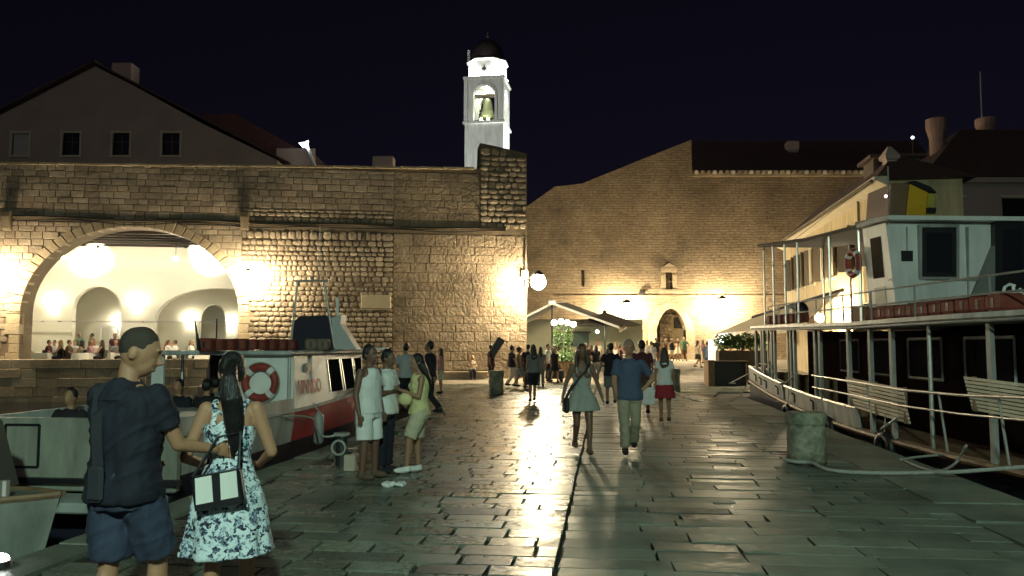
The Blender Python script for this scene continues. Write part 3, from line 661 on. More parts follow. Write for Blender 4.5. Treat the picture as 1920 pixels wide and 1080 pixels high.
# ================================================================ BELL TOWER
TY = 76; tc = W(914, 300, TY); TA = R(-9)
tw_ = thing('bell_tower', 'floodlit white bell tower with open belfry and dark dome', 'tower', (tc.x, TY, 0))
m_tow = M('tower stone', (.6, .6, .56), .8, var=.06, scale=.7, bump=.2, bscale=5, grime=.3)
m_dome = M('dome lead', (.07, .055, .055), .5, metal=.3, var=.2, scale=3)
def tz(py): return W(914, py, TY).z
RT = Matrix.Rotation(TA, 3, 'Z')
def tp(x, y, z): return Vector((tc.x, TY, 0))+RT@Vector((x, y, 0))+Vector((0, 0, z))
hwid = 1.86
b = MB(); b.box(tp(0, 0, tz(239)/2), (2*hwid, 2*hwid, tz(239)), TA); b.build('shaft', m_tow, tw_)
b = MB(); b.box(tp(0, 0, tz(239)), (2*hwid+.34, 2*hwid+.34, .22), TA); b.build('lower_cornice', m_tow, tw_)
zb0, zb1 = tz(237), tz(157)
b = MB(); b.box(tp(0, 0, (zb0+zb1)/2), (2*hwid, 2*hwid, zb1-zb0), TA); bel = b.build('belfry', m_tow, tw_)
cb = MB(); ow = 1.02; zs = tz(190)
def archp(y): return [tp(-ow, y, zb0+.12), tp(ow, y, zb0+.12)]+[tp(ow*math.cos(math.pi*i/14), y, zs+ow*math.sin(math.pi*i/14)) for i in range(15)]
cb.prism(archp(-3), RT@Vector((0, 6, 0))); cut(bel, cb)
cb = MB(); cb.prism([tp(3, -ow, zb0+.12), tp(3, ow, zb0+.12)]+[tp(3, ow*math.cos(math.pi*i/14), zs+ow*math.sin(math.pi*i/14)) for i in range(15)], RT@Vector((-6, 0, 0))); cut(bel, cb)
cb = MB(); cb.box(tp(0, 0, (zb0+zb1)/2), (2.75, 2.75, zb1-zb0-.5), TA); cut(bel, cb)
b = MB(); pr = None; nn = 14   # archivolt
for i in range(nn):
    A0, A1 = math.pi*i/nn, math.pi*(i+1)/nn; f = lambda a, r, y: tp(r*math.cos(a), y, zs+r*math.sin(a))
    b.hexa([f(A0, ow, -hwid-.12), f(A1, ow, -hwid-.12), f(A1, ow+.22, -hwid-.12), f(A0, ow+.22, -hwid-.12)], [f(A0, ow, -hwid+.05), f(A1, ow, -hwid+.05), f(A1, ow+.22, -hwid+.05), f(A0, ow+.22, -hwid+.05)])
b.box(tp(-ow-.14, -hwid-.05, (zb0+zs)/2), (.24, .14, zs-zb0), TA); b.box(tp(ow+.14, -hwid-.05, (zb0+zs)/2), (.24, .14, zs-zb0), TA); b.build('archivolt', m_tow, tw_)
b = MB()
for x in (-hwid+.12, hwid-.12): b.box(tp(x, -hwid-.05, (zb0+zb1)/2), (.36, .16, zb1-zb0-.1), TA)
b.build('pilaster', m_tow, tw_)
b = MB(); b.box(tp(0, 0, zb1), (2*hwid+.3, 2*hwid+.3, .2), TA); b.build('upper_cornice', m_tow, tw_)
def octo(r, z): return [tp(r*math.cos(R(22.5+45*i)), r*math.sin(R(22.5+45*i)), z) for i in range(8)]
z2, z3 = tz(155), tz(124)
b = MB(); b.loft([octo(1.9, z2), octo(1.9, z3)]); b.build('octagon_drum', m_tow, tw_)
b = MB(); b.loft([octo(2.05, z3), octo(2.1, z3+.15), octo(1.8, z3+.2)]); b.build('drum_cornice', m_tow, tw_)
p = tp(0, -1.9*math.cos(R(22.5))-.02, (z2+z3)/2-.05); b = MB(); b.ring(p, .17, .045, RT@Vector((0, 1, 0)), 14, 6)
b.box(p+Vector((0, 0, .27)), (.07, .06, .3), TA); b.box(p, (.5, .05, .06), TA); b.build('drum_emblem', m_dark, tw_)
rings = []
for i in range(9):
    a = math.pi/2*i/8; r = 1.62*math.cos(a)**.8+.02; zz = z3+.2+(tz(76)-z3-.2)*math.sin(a); rings.append([tp(r*math.cos(2*math.pi*k/16), r*math.sin(2*math.pi*k/16), zz) for k in range(16)])
b = MB(); b.loft(rings); b.build('dome', m_dome, tw_, smooth=True)
b = MB(); b.tube([tp(0, 0, tz(80)), tp(0, 0, tz(60))], .05, 6); b.ell(tp(0, 0, tz(70)), .18); b.build('finial', m_steel, tw_)
b = MB()
for i in range(6): b.ell(tp(-1.75, -.6, z3+.3+i*.22), (.17, .17, .1), 8, 5)
b.build('pinnacle', m_tow, tw_)
bell = thing('bell', 'large pale bronze bell hanging in the lit belfry', 'bell', tp(0, 0, zb0+.9))
b = MB(); prof_ = [(.12, 2.3), (.3, 2.2), (.42, 1.8), (.5, 1.2), (.66, .7), (.82, .45), (.84, .35)]
b.loft([[tp(r*math.cos(2*math.pi*k/18), r*math.sin(2*math.pi*k/18), zb0+.45+h) for k in range(18)] for r, h in prof_]); b.build('body', M('bell bronze', (.34, .36, .2), .5, metal=.3), bell, smooth=True)
b = MB(); b.box(tp(0, 0, zb0+3.0), (2.7, .3, .3), TA); b.tube([tp(0, 0, zb0+2.7), tp(0, 0, zb0+3.2)], .12, 8); b.build('headstock', m_wood, bell)
for sg in (-1, 1):
    b = MB(); b.loft([[tp(sg*.78+r*math.cos(a), .55+r*.7*math.sin(a), zb0+.14+h) for a in [2*math.pi*i/8 for i in range(8)]] for h, r in ((0, .12), (.5, .17), (.9, .2), (1.25, .22), (1.4, .08))]); b.ell(tp(sg*.78, .55, zb0+1.72), .13); b.tube([tp(sg*.7, .4, zb0+1.4), tp(sg*.5, .1, zb0+1.5)], .05, 6)
    o = b.build('bell_striker', m_dark, None, smooth=True); tag(o, 'dark bell striker figure %s of the belfry bell' % ('left', 'right')[sg > 0], 'statue', 'bell strikers')
for i, x in enumerate((-.32, .34)):
    p = tp(x, -1.5, zb0+.28); t = thing('belfry_lamp', '%s white lamp on the belfry sill' % ('left', 'right')[i], 'lamp', p, 'belfry sill lamps')
    b = MB(); b.box(p+Vector((0, 0, -.12)), (.22, .2, .1), TA); b.build('base', m_dark, t); globe_emit(t, p, .13, (.95, 1, .8), 60, 'globe')
p = tp(0, 0, zb0+3.9); t = thing('belfry_ceiling_lamp', 'lamp above the bell inside the belfry', 'lamp', p); globe_emit(t, p, .14, (.95, 1, .82), 600, 'globe')
b = MB(); b.tube([p, p+Vector((0, 0, .6))], .03, 6); b.build('stem', m_dark, t)
# drum and shaft floodlights
for i, (x, y) in enumerate(((-1.2, -1.86), (1.2, -1.86), (1.86, .3))):
    p = tp(x, y, zb1+.3); t = thing('cornice_floodlight', ('left front', 'right front', 'side')[i]+' floodlight on the tower cornice below the drum', 'lamp', p, 'tower cornice floodlights')
    b = MB(); b.box(p+Vector((0, 0, -.14)), (.28, .16, .08), TA); b.build('base', m_dark, t); globe_emit(t, p, .09, (.97, 1, .95), 2300, 'lens')
p = Vector((tc.x+7, TY-3, 14.5)); spotlamp(p, tp(1.6, 0, 26), 12000, 50, 'floodlight on a roof right of the bell tower aimed up at it', None, (.93, 1, .95), .6)
p = Vector((tc.x-9, TY-17, 12)); spotlamp(p, tp(0, 0, 24), 7500, 34, 'floodlight on a roof before the bell tower aimed up at it', None, (.93, 1, .97), .6)

# ================================================================ CREAM BUILDING on the right
CB = Frame((17.2, 50), (14.35, 30.3)); CH = 8.05      # s from far to near, n towards the water side
CB.nv = -CB.nv if CB.nv.x > 0 else CB.nv
cbd = thing('quayside_building', 'long cream plastered building with shuttered windows behind the right ship', 'building', (16, 40, 0))
dpt = 2.8
b = MB(); b.prism([CB.pt(0, 0, -.2), CB.pt(CB.L, 0, -.2), CB.pt(CB.L, -dpt, -.2), CB.pt(0, -dpt, -.2)], (0, 0, CH+.2)); cw = b.build('wall', m_yellow, cbd)
b = MB(); A = [CB.pt(-.4, .45, CH), CB.pt(CB.L+.4, .45, CH), CB.pt(CB.L+.4, -dpt-.4, CH), CB.pt(-.4, -dpt-.4, CH)]
B = [CB.pt(4, -dpt/2+.1, CH+1.7), CB.pt(CB.L-3, -dpt/2+.1, CH+1.7), CB.pt(CB.L-3, -dpt/2-.1, CH+1.7), CB.pt(4, -dpt/2-.1, CH+1.7)]
b.hexa(A, B); b.build('roof', m_tile, cbd)
b = MB(); b.prism([CB.pt(-.45, .0, CH-.28), CB.pt(-.45, .5, CH-.02), CB.pt(-.45, .5, CH+.1), CB.pt(-.45, .0, CH+.1)], CB.u*(CB.L+.9)); b.build('eave', M('eave plaster', (.74, .66, .48), .8), cbd)
b = MB(); b.tube([CB.pt(-.3, .56, CH-.05), CB.pt(CB.L+.3, .56, CH-.05)], .07, 6); b.build('gutter', m_mort, cbd)
wins = []
for px, y0, y1 in ((1488, 478, 524), (1506, 466, 518), (1523, 462, 508), (1545, 455, 505), (1566, 450, 500), (1600, 443, 500), (1634, 440, 500)):
    s, z = CB.hit(px, (y0+y1)/2); wins.append((s, 5.95, 1.0, 1.9))
for s in (2.5, 8.5, 17.5): wins.append((s, 2.6, 1.0, 1.6))
ks = sorted(set(round(w[0], 2) for w in wins))
last = -9; keep = []
for w in sorted(wins, key=lambda w: (w[1], w[0])):
    if keep and keep[-1][1] == w[1] and w[0]-keep[-1][0] < 1.5: continue
    keep.append(w)
for k, (s, z, w, h) in enumerate(keep):
    if s < .8 or s > CB.L-.7: continue
    cb = MB(); cb.box(CB.pt(s, 0, z), (w, .5, h), CB.ang); cut(cw, cb)
    fr = MB()
    for ds in (-w/2-.05, w/2+.05): fr.box(CB.pt(s+ds, .02, z), (.12, .12, h+.2), CB.ang)
    for dz in (-h/2-.05, h/2+.05): fr.box(CB.pt(s, .02, z+dz), (w-.02, .12, .12), CB.ang)
    wo = fr.build('window', m_plaster, cbd)
    b = MB(); b.box(CB.pt(s, -.2, z), (w, .04, h), CB.ang); b.build('pane', m_pane, wo)
    a = rnd.choice((.25, .5, .8)); dv = CB.u*math.cos(a)+CB.nv*math.sin(a)
    for sg in (-1, 1):
        base = CB.pt(s+sg*w/2, .09, z); d2 = CB.u*sg*math.cos(a)+CB.nv*math.sin(a); c0 = base+d2*w*.25
        b = MB(); b.box(c0, (w*.48, .05, h), math.atan2(d2.y, d2.x)); b.build('shutter', m_shut, wo)
wall_lamp(CB.pt(13.6, 0, 3.0), CB.nv*1.1, 0, 2000, 'wall lantern on the cream building behind the ship canopy', .2)
b = MB(); p = CB.pt(CB.L-3.2, .1, 0); b.tube([p+Vector((0, 0, 0)), p+Vector((0, 0, CH-.2))], .06, 6); b.build('downpipe', m_mort, cbd)
p = CB.pt(CB.L-4.2, -1.6, CH+.9); b = MB(); b.box(p, (1.4, 1.9, 1.5), CB.ang); b.build('dormer', m_shut, cbd)
b = MB(); b.box(p+Vector((0, 0, .83)), (1.9, 2.3, .14), CB.ang); b.build('dormer_roof', m_tile, cbd)
for ds in (1.4,):
    b = MB(); p = CB.pt(CB.L-2.4+ds-1.2, -.9, CH+.9); b.loft([[p+Vector((x*.2*k, y*.2*k, z)) for x, y in ((-1, -1), (1, -1), (1, 1), (-1, 1))] for k, z in ((1, -.8), (1, .35), (1.5, .42), (1.5, .55), (.3, .95))]); b.build('roof_vent', m_gable, cbd)
# right-hand dim building with hipped roof and two pot chimneys
RB = 44
rb = thing('hipped_house', 'dim pinkish house with hipped roof at the far right', 'building', W(1900, 560, RB))
p0, p1 = W(1737, 333, RB), W(2150, 333, RB)
b = MB(); b.box(((p0.x+p1.x)/2, RB+5, p0.z/2), (p1.x-p0.x, 10, p0.z)); rw = b.build('wall', m_gable, rb)
b = MB(); A = [Vector((p0.x-.4, RB-.4, p0.z)), Vector((p1.x, RB-.4, p0.z)), Vector((p1.x, RB+10.4, p0.z)), Vector((p0.x-.4, RB+10.4, p0.z))]
q0, q1 = W(1800, 243, RB+5), W(2100, 243, RB+5); b.hexa(A, [q0, q1, q1+Vector((0, .2, 0)), q0+Vector((0, .2, 0))]); b.build('roof', m_tile, rb)
b = MB(); b.box(((p0.x+p1.x)/2, RB-.15, p0.z-.18), (p1.x-p0.x, .3, .3)); b.build('cornice', m_gable, rb)
for px in (1783, 1903, 2010):
    p, r = W(px-23, 408, RB), W(px+23, 372, RB); cb = MB(); cb.box(((p.x+r.x)/2, RB, (p.z+r.z)/2-.3), (r.x-p.x, .5, r.z-p.z+.6)); cut(rw, cb)
    fr = MB(); fr.box(((p.x+r.x)/2, RB-.02, r.z+.1), (r.x-p.x+.3, .2, .14)); fr.box(((p.x+r.x)/2, RB-.02, p.z-.68), (r.x-p.x+.3, .2, .14)); wo = fr.build('window', m_plaster, rb)
    b = MB(); b.box(((p.x+r.x)/2, RB+.2, (p.z+r.z)/2-.3), (r.x-p.x, .05, r.z-p.z+.6)); b.build('pane', m_pane, wo)
def potchim(px0, px1, py0, py1, Y, label):
    p = W((px0+px1)/2, py1, Y); w = (px1-px0)/FPX*Y/2; h = (py1-py0)/FPX*Y; t = thing('chimney', label, 'chimney', p, 'rooftop chimneys')
    rg = lambda r, z: [p+Vector((r*math.cos(a), r*math.sin(a), z)) for a in [2*math.pi*i/14 for i in range(14)]]
    b = MB(); b.loft([rg(w*.72, -1), rg(w*.72, h*.35), rg(w, h*.7), rg(w, h), rg(w*.7, h), rg(w*.7, h*.8)]); b.build('stack', M('chimney render', (.27, .18, .15), .9, var=.15), t, smooth=False)
    b = MB(); b.tube([p+Vector((0, 0, h*.8)), p+Vector((0, 0, h*.82))], w*.7, 12); b.build('flue', m_black, t)
potchim(1739, 1776, 222, 281, RB+4, 'tall round flared chimney at the left end of the hipped roof')
potchim(1831, 1869, 222, 262, RB+7, 'round flared chimney right of the taller one on the hipped roof')
b = MB(); p = W(1838, 165, RB+8); b.tube([p-Vector((0, 0, 3.5)), W(1838, 134, RB+8)], .035, 5); tag(b.build('antenna', m_steel), 'thin antenna pole above the hipped roof', 'antenna')
p = W(1711, 258, 50); t = thing('roof_lamp', 'tiny white lamp on the dark roof ridge beside the tall chimney', 'lamp', p); globe_emit(t, p, .1, (.9, .95, 1), 4, 'globe')
b = MB(); b.tube([p-Vector((0, 0, 2)), p-Vector((0, 0, .08))], .04, 5); b.build('post', m_dark, t)
# ================================================================ LEFT EXCURSION BOAT (red hull)
LBu = Vector((.1113, .9938, 0)); LBv = Vector((-.9938, .1113, 0))   # forward, to port (left)
LB0 = Vector((-5.02+.112*9.6, 9.6, 0))
def lb(s, t, z): return LB0+LBu*s+LBv*t+Vector((0, 0, z))
boat = thing('excursion_boat', 'white and red excursion boat with flat roof moored at the left quay', 'boat', lb(5, 1.2, -.8))
BL, BB = 10.4, 2.5
def hb(s):
    if s < 6: return BB/2
    k = (s-6)/(BL-6); return BB/2*max(.01, (1-k**2.2))
def sheer(s): return .66+.06*max(0, s-4)**1.3*.35
def section(s, zs, fl):   # ring segment: port..starboard at given heights
    return [[lb(s+f*0, BB/2-hb(s)*k, z) for z, k, f in ((zs[0], fl[0], 0), (zs[1], fl[1], 0))], [lb(s, BB/2+hb(s)*k, z) for z, k, f in ((zs[1], fl[1], 0), (zs[0], fl[0], 0))]]
SS = [0, .01, 1.5, 3, 3.55, 4.5, 6, 7, 8, 8.8, 9.5, 10.1, 10.4]
def strake(name, zlo, zhi, klo, khi, m, rim=0, rng=(0, 99)):
    b = MB(); rg = []
    for s in SS:
        if not rng[0] <= s <= rng[1]: continue
        lo, hi = zlo(s), zhi(s); h = hb(s)
        rg.append([lb(s, BB/2-h*khi-rim, hi), lb(s, BB/2-h*klo-rim, lo), lb(s, BB/2+h*klo+rim, lo), lb(s, BB/2+h*khi+rim, hi)])
    b.loft(rg); return b.build(name, m, boat)
strake('lower_hull', lambda s: -1.2, lambda s: .08+sheer(s)*.12, .78, .95, m_navy)
strake('red_hull_band', lambda s: .08+sheer(s)*.12, lambda s: sheer(s)-.02, .95, 1.0, m_red, 0, (3.5, 99))
strake('white_hull_band', lambda s: .08+sheer(s)*.12, lambda s: sheer(s)-.02, .95, 1.0, m_white2, 0, (0, 3.56))
strake('deck', lambda s: sheer(s)-.02, lambda s: sheer(s)+.03, 1.0, 1.0, m_white2, .02)
# transom with locker doors, rub rail, swim step
b = MB(); b.box(lb(-.06, BB/2, .42), (BB+.02, .12, .86), math.atan2(LBv.y, LBv.x)); tr_ = b.build('transom', M('worn boat paint', (.36, .37, .31), .5, var=.12, scale=3, grime=.5), boat, bevel=.02)
ang = math.atan2(-LBv.y, -LBv.x)
for t in (.55, 1.95):
    b = MB()
    for dt, dz, w, h in ((-.22, 0, .025, .5), (.22, 0, .025, .5), (0, -.25, .44, .025), (0, .25, .44, .025)): b.box(lb(-.13, t+dt, .52+dz), (w, .02, h), ang)
    b.build('locker_outline', m_black, tr_)
b = MB(); b.box(lb(-.16, BB/2, .12), (BB+.16, .1, .06), ang); b.build('rub_rail', m_black, boat)
b = MB(); b.box(lb(-.35, BB/2, -.1), (BB-.2, .6, .12), ang); b.build('swim_step', m_white2, boat, bevel=.02)
for t in (.03, BB-.03):
    b = MB(); b.box(lb(1.75, t, .76), (.05, 3.5, .2), ang); b.build('bulwark', m_white2, boat)
# flat roof on posts
RZ = 1.6
b = MB(); b.box(lb(5.85, BB/2, RZ), (BB+.06, 5.1, .07), ang); b.build('roof', m_white2, boat, bevel=.02)
for s in (3.45, 4.4):
    for t in (.07, BB-.07):
        b = MB(); b.tube([lb(s, t, .68), lb(s, t, RZ)], .028, 8); b.build('roof_post', m_steel, boat)
b = MB(); b.box(lb(3.45, BB*.93, 1.15), (.2, .05, .9), ang); b.build('roof_post', m_white, boat)
# aft bulkhead panel with the life ring, cabin
b = MB(); q = []
for cx, cz, a0 in ((.09, .80, 180), (1.02, .80, 270), (1.02, 1.5, 0), (.09, 1.5, 90)):
    for k in range(5): a = R(a0+k*22.5); q.append((cx+.08*math.cos(a), cz+.08*math.sin(a)))
b.prism([lb(3.48, x, z) for x, z in q], LBu*.06); b.build('aft_bulkhead', m_white, boat)
cs0, cs1 = 3.56, 8.0
b = MB(); A = lambda s, z, i: [lb(s, .02+i, z), lb(s, BB-.02-i, z)]
b.hexa([lb(5.3, .0, .68), lb(cs1+.5, .0+BB/2-hb(cs1+.5), .7), lb(cs1+.5, BB/2+hb(cs1+.5), .7), lb(5.3, BB, .68)], [lb(5.3, .12, RZ-.03), lb(cs1-.1, .22, RZ-.03), lb(cs1-.1, BB-.22, RZ-.03), lb(5.3, BB-.12, RZ-.03)])
cab = b.build('cabin', m_white, boat)
def side(s, z, out=.004):   # starboard cabin side
    k = (z-.68)/(RZ-.71); f = (s-cs0)/(cs1-cs0)
    a = (BB/2-hb(s))*(1-k)+(.06+.16*f)*k
    return lb(s, a-out, z)
def sidequad(name, s0, s1, z0_, z1_, m, out=.006, parent=None, th=.02):
    b = MB(); q = [side(s0, z0_, out), side(s1, z0_, out), side(s1, z1_, out), side(s0, z1_, out)]; b.hexa([p+LBv*th for p in q], q); return b.build(name, m, parent or boat)
for s0, s1 in ((5.32, 6.1), (6.2, 7.0), (7.1, 7.8)):
    w_ = sidequad('window', s0, s1, .86, 1.46, m_bpane, .008)
    for a, c in ((s0, s0+.035), (s1-.035, s1)): sidequad('window_frame', a, c, .86, 1.46, m_steel, .016, w_, .01)
for t0 in (.3, 1.3):
    b = MB(); b.hexa([lb(cs1+.42, t0+.05, .82), lb(cs1+.42, t0+.85, .82), lb(cs1+.06, t0+.8, 1.48), lb(cs1+.06, t0+.1, 1.48)][::1], [p+LBu*.05 for p in (lb(cs1+.42, t0+.05, .82), lb(cs1+.42, t0+.85, .82), lb(cs1+.06, t0+.8, 1.48), lb(cs1+.06, t0+.1, 1.48))]); b.build('windscreen', m_pane, boat)
sidequad('cabin_side', cs0, 5.3, .68, RZ-.035, m_white, .001, None, .05)
b = MB(); b.box(lb(5.27, BB/2, 1.12), (BB-.3, .04, .88), ang); b.build('dark_interior_panel', M('dark inside', (.05, .045, .04), .6), boat)  # dark panel standing in for the shade inside the open cabin
# painted name and emblem
cu = bpy.data.curves.new('name', 'FONT'); cu.body = 'VIVADO'; cu.size = .3; cu.extrude = .002; cu.offset = .012; cu.space_character = 1.05
to = bpy.data.objects.new('name', cu); col.objects.link(to); bpy.context.view_layer.update()
me = bpy.data.meshes.new_from_object(to.evaluated_get(bpy.context.evaluated_depsgraph_get())); bpy.data.objects.remove(to)
xs = [v.co.x for v in me.vertices]; x0t, wt = min(xs), max(xs)-min(xs); hT = max(v.co.y for v in me.vertices)
for v in me.vertices: q = side(3.68+(v.co.x-x0t)/wt*1.12, .92+v.co.y/hT*.225, .026+v.co.z); v.co = q-boat.location
me.materials.clear(); me.materials.append(M('red lettering', (.42, .015, .03), .5)); o = bpy.data.objects.new('boat_name', me); col.objects.link(o); o.parent = boat
b = MB(); q = [side(4.2+.16*math.cos(a), 1.34+.085*math.sin(a), .026) for a in [2*math.pi*i/16 for i in range(16)]]; b.prism(q, -LBv*-.01); b.build('emblem', m_green, boat)
b = MB(); q = [side(4.2+.07*math.cos(a), 1.34+.04*math.sin(a), .034) for a in [2*math.pi*i/10 for i in range(10)]]; b.prism(q, LBv*.01); b.build('emblem_centre', m_black, boat)
for s in (4.4, 6.8):
    p = lb(s, BB/2-hb(s)-.1, .3); b = MB(); b.tube([p+Vector((0, 0, -.3)), p+Vector((0, 0, -.24)), p+Vector((0, 0, .2)), p+Vector((0, 0, .28))], [.03, .09, .09, .03], 10); b.build('fender', m_post, boat, smooth=True); b = MB(); b.tube([p+Vector((0, 0, .28)), lb(s, BB/2-hb(s), .72)], .01, 5); b.build('fender_line', m_rope, boat)
# seats inside, bow rail
for s in (.9, 1.9, 2.9, 3.9, 4.6):
    b = MB(); b.box(lb(s, BB/2+.2, .42), (1.5, .4, .08), ang); b.build('bench', m_white2, boat)
b = MB(); pts = [lb(s, BB/2-hb(s)*.95, sheer(s)+.5) for s in (8.6, 9.3, 9.9, 10.3)]+[lb(s, BB/2+hb(s)*.95, sheer(s)+.5) for s in (9.9, 9.3, 8.6)]; b.tube(pts, .018, 6); b.build('bow_rail', m_steel, boat)
for p in pts: b = MB(); b.tube([p, p-Vector((0, 0, .5))], .014, 6); b.build('rail_post', m_steel, boat)
# helm on the roof: dark canvas, white screen, frame, mast, antenna
HB_Y = 15.2
def hq(px, py, Y=HB_Y): return W(px, py, Y)
hc = MB(); q = [(546, 657), (552, 603), (560, 594), (610, 591), (622, 600), (627, 657)]
hc.prism([hq(*p) for p in q], (0, .9, 0)); hc.build('helm_canvas', M('navy canvas', (.018, .016, .03), .8), boat)
b = MB(); q = [(619, 597), (640, 590), (638, 608), (668, 655), (625, 655)]; b.prism([hq(*p) for p in q], (0, .5, 0)); b.build('helm_screen', M('dull white panel', (.42, .42, .41), .5), boat)
b = MB(); b.tube([hq(544, 657), hq(558, 527)], .022, 8); b.tube([hq(627, 652), hq(607, 528)], .022, 8); b.tube([hq(553, 527), hq(616, 526)], .02, 8); b.tube([hq(565, 527), hq(565, 515)], .012, 6); b.tube([hq(583, 527), hq(583, 519)], .03, 6); b.build('mast_frame', m_steel, boat)
b = MB(); b.tube([hq(600, 527), hq(600, 425)], .006, 5); b.build('whip_antenna', m_white, boat)
b = MB(); b.tube([hq(633, 592), hq(632, 558)], .03, 8); b.build('light_post', m_white, boat)
b = MB(); b.box(hq(712, 654, 17.3), (.35, .3, .05)); b.build('roof_hatch', m_steel, boat)
b = MB(); p = hq(372, 657, 12.2); b.tube([p, hq(371, 640, 12.2), hq(366, 602, 12.2)], [.03, .025, .01], 6); b.build('flag_staff', m_black, boat)
def lifering(c, ax, Rm, r, label):
    t = thing('life_ring', label, 'life ring', c, 'life rings'); c = Vector(c); b = MB(); b.ring(c, Rm, r, ax, 28, 8); b.build('ring', M('ring red', (.27, .04, .03), .6, var=.2, scale=6), t, smooth=True)
    ax = Vector(ax).normalized(); x = ax.cross(Vector((0, 0, 1))).normalized()
    for a in (45, 135, 225, 315):
        d = x*math.cos(R(a))+Vector((0, 0, 1))*math.sin(R(a)); tg = -x*math.sin(R(a))+Vector((0, 0, 1))*math.cos(R(a)); b = MB()
        b.tube([c+d*Rm-tg*.045, c+d*Rm+tg*.045], r*1.08, 10); b.build('band', m_white, t)
    b = MB(); b.ring(c+ax*0, Rm+r*1.05, .012, ax, 24, 5); b.build('grab_line', m_rope, t)
    return t
p = lb(3.48, .54, 1.12)-LBu*.07; lifering(p, -LBu, .255, .068, 'red and white life ring hung on the excursion boat bulkhead')
# life jackets rows on the roof
ORDN = ['first', 'second', 'third', 'fourth', 'fifth', 'sixth', 'seventh', 'eighth', 'ninth', 'tenth', 'eleventh']
def jacket(p, w, d, h, ang_, label, group, m=m_orange):
    t = thing('life_jacket', label, 'life jacket', Vector(p)-Vector((0, 0, h/2)), group); b = MB(); R3 = Matrix.Rotation(ang_, 3, 'Z'); p = Vector(p)
    b.loft([[p+R3@Vector((x*w/2*k, y*d/2*k, z)) for x, y in ((-1, -.8), (-.8, -1), (.8, -1), (1, -.8), (1, .8), (.8, 1), (-.8, 1), (-1, .8))] for z, k in ((-h/2, .85), (-h*.3, 1), (h*.3, 1), (h/2, .82))]); b.build('pad', m, t)
    b = MB(); b.box(p, (w*.16, d*1.03, h*.5), ang_); b.build('strap', m_black, t)
J0, J1 = hq(378, 649, 12.6), hq(553, 649, 14.6); n = 9
for i in range(n):
    p = J0.lerp(J1, (i+.5)/n); jacket((p.x, p.y, RZ+.035+.1), .23, .34, .2*rnd.uniform(.92, 1.05), rnd.uniform(-.1, .1), 'red life jacket on the excursion boat roof, %s from the left in its row' % ORDN[i], 'life jackets on the excursion boat roof')
for i in range(2):
    p = hq(585+i*22, 648, 14.4); jacket((p.x, p.y, RZ+.14), .22, .3, .2, .1, 'grey-brown life jacket beside the helm canvas, %s one' % ('left', 'right')[i], 'brown life jackets by the helm', M('brown cloth', (.17, .12, .09), .8))

# ================================================================ SMALL BOATS at the far left
sb = thing('small_boat', 'small pale boat with dark canvas cover at the lower left edge', 'boat', (-5.6, 7.4, -.8))
def sbp(s, t, z): return Vector((-4.35, 7.55, 0))+Vector((-.97, -.05, 0))*s+Vector((.05, .99, 0))*t+Vector((0, 0, z))
b = MB(); rg = []
for s, h in ((0, .02), (.3, .28), (.8, .5), (1.5, .66), (2.6, .7)): rg.append([sbp(s-.15*(h < .1), -h, .34-.03*s), sbp(s+.1, -h*.6, -.3), sbp(s+.2, 0, -1.0), sbp(s+.1, h*.6, -.3), sbp(s-.15*(h < .1), h, .34-.03*s)])
b.loft(rg); b.build('hull', M('worn pale hull', (.22, .25, .21), .5, var=.15, scale=4, grime=.5), sb)
b = MB(); b.tube([r[0] for r in rg], .03, 6); b.tube([r[4] for r in rg], .03, 6); b.build('gunwale', m_woodl, sb)
b = MB(); b.prism([sbp(.75, .2, .3), sbp(.95, .2, .95), sbp(1.15, .2, 1.05), sbp(2.6, .2, 1.1), sbp(2.6, .2, .3)], Vector((0, .6, 0))); b.build('canvas_cover', m_dcloth, sb)
b = MB(); b.tube([sbp(.25, -.2, .36), sbp(.25, -.2, .5)], .04, 8); b.build('bow_post', m_steel, sb)
# low lamp added for an unidentified white glare at the left quay edge
p = Vector((-4.02, 6.35, .0)); t = thing('edge_glare', 'added low white glow for an unidentified glare at the bottom left corner of the quay', 'lamp', p)
b = MB(); b.tube([p+Vector((0, 0, 0)), p+Vector((0, 0, .05))], [.11, .1], 12); b.build('base', m_dark, t)
b = MB(); b.ell(p+Vector((0, 0, .06)), (.085, .085, .04), 12, 6); b.build('lens', EM('edge glare', (.95, 1, .95), 40), t, smooth=True)

# ================================================================ RIGHT PASSENGER SHIP
SH0 = Vector((8.3, 28, 0)); SHu = Vector((.06, -1, 0)).normalized(); SHv = Vector((-1, -.06, 0)).normalized()   # aft, to port (quay side)
def sp(s, t, z): return SH0+SHu*s+SHv*t+Vector((0, 0, z))
sang = math.atan2(-SHv.y, -SHv.x)
ship = thing('passenger_ship', 'two-deck white passenger ship with yellow funnel moored at the right quay', 'ship', sp(12, 0, -.8))
def shb(s): return 2.6*(1-max(0, 1-s/16)**1.3) if s > 0 else .0
def ssh(s): return .45+.5*max(0, (13-s)/13)**2
ST = [0.05, .5, 1.2, 2, 3.2, 4.6, 6.2, 8, 10, 12, 14, 16, 19, 24]
def sstrake(name, lo, hi, klo, khi, m, rim=0, s0=0):
    b = MB(); rg = []
    for s in ST:
        if s < s0: continue
        h = shb(s); rg.append([sp(s, h*khi+rim, hi(s)), sp(s+.0, h*klo+rim, lo(s)), sp(s, -h*klo-rim, lo(s)), sp(s, -h*khi-rim, hi(s))])
    b.loft(rg); return b.build(name, m, ship)
sstrake('lower_hull', lambda s: -1.5, lambda s: -.38, .7, .9, m_navy)
sstrake('hull', lambda s: -.38, lambda s: ssh(s)-.42, .9, .97, m_navy)
sstrake('deck', lambda s: ssh(s)-.42, lambda s: ssh(s)-.36, .97, .97, m_woodl)
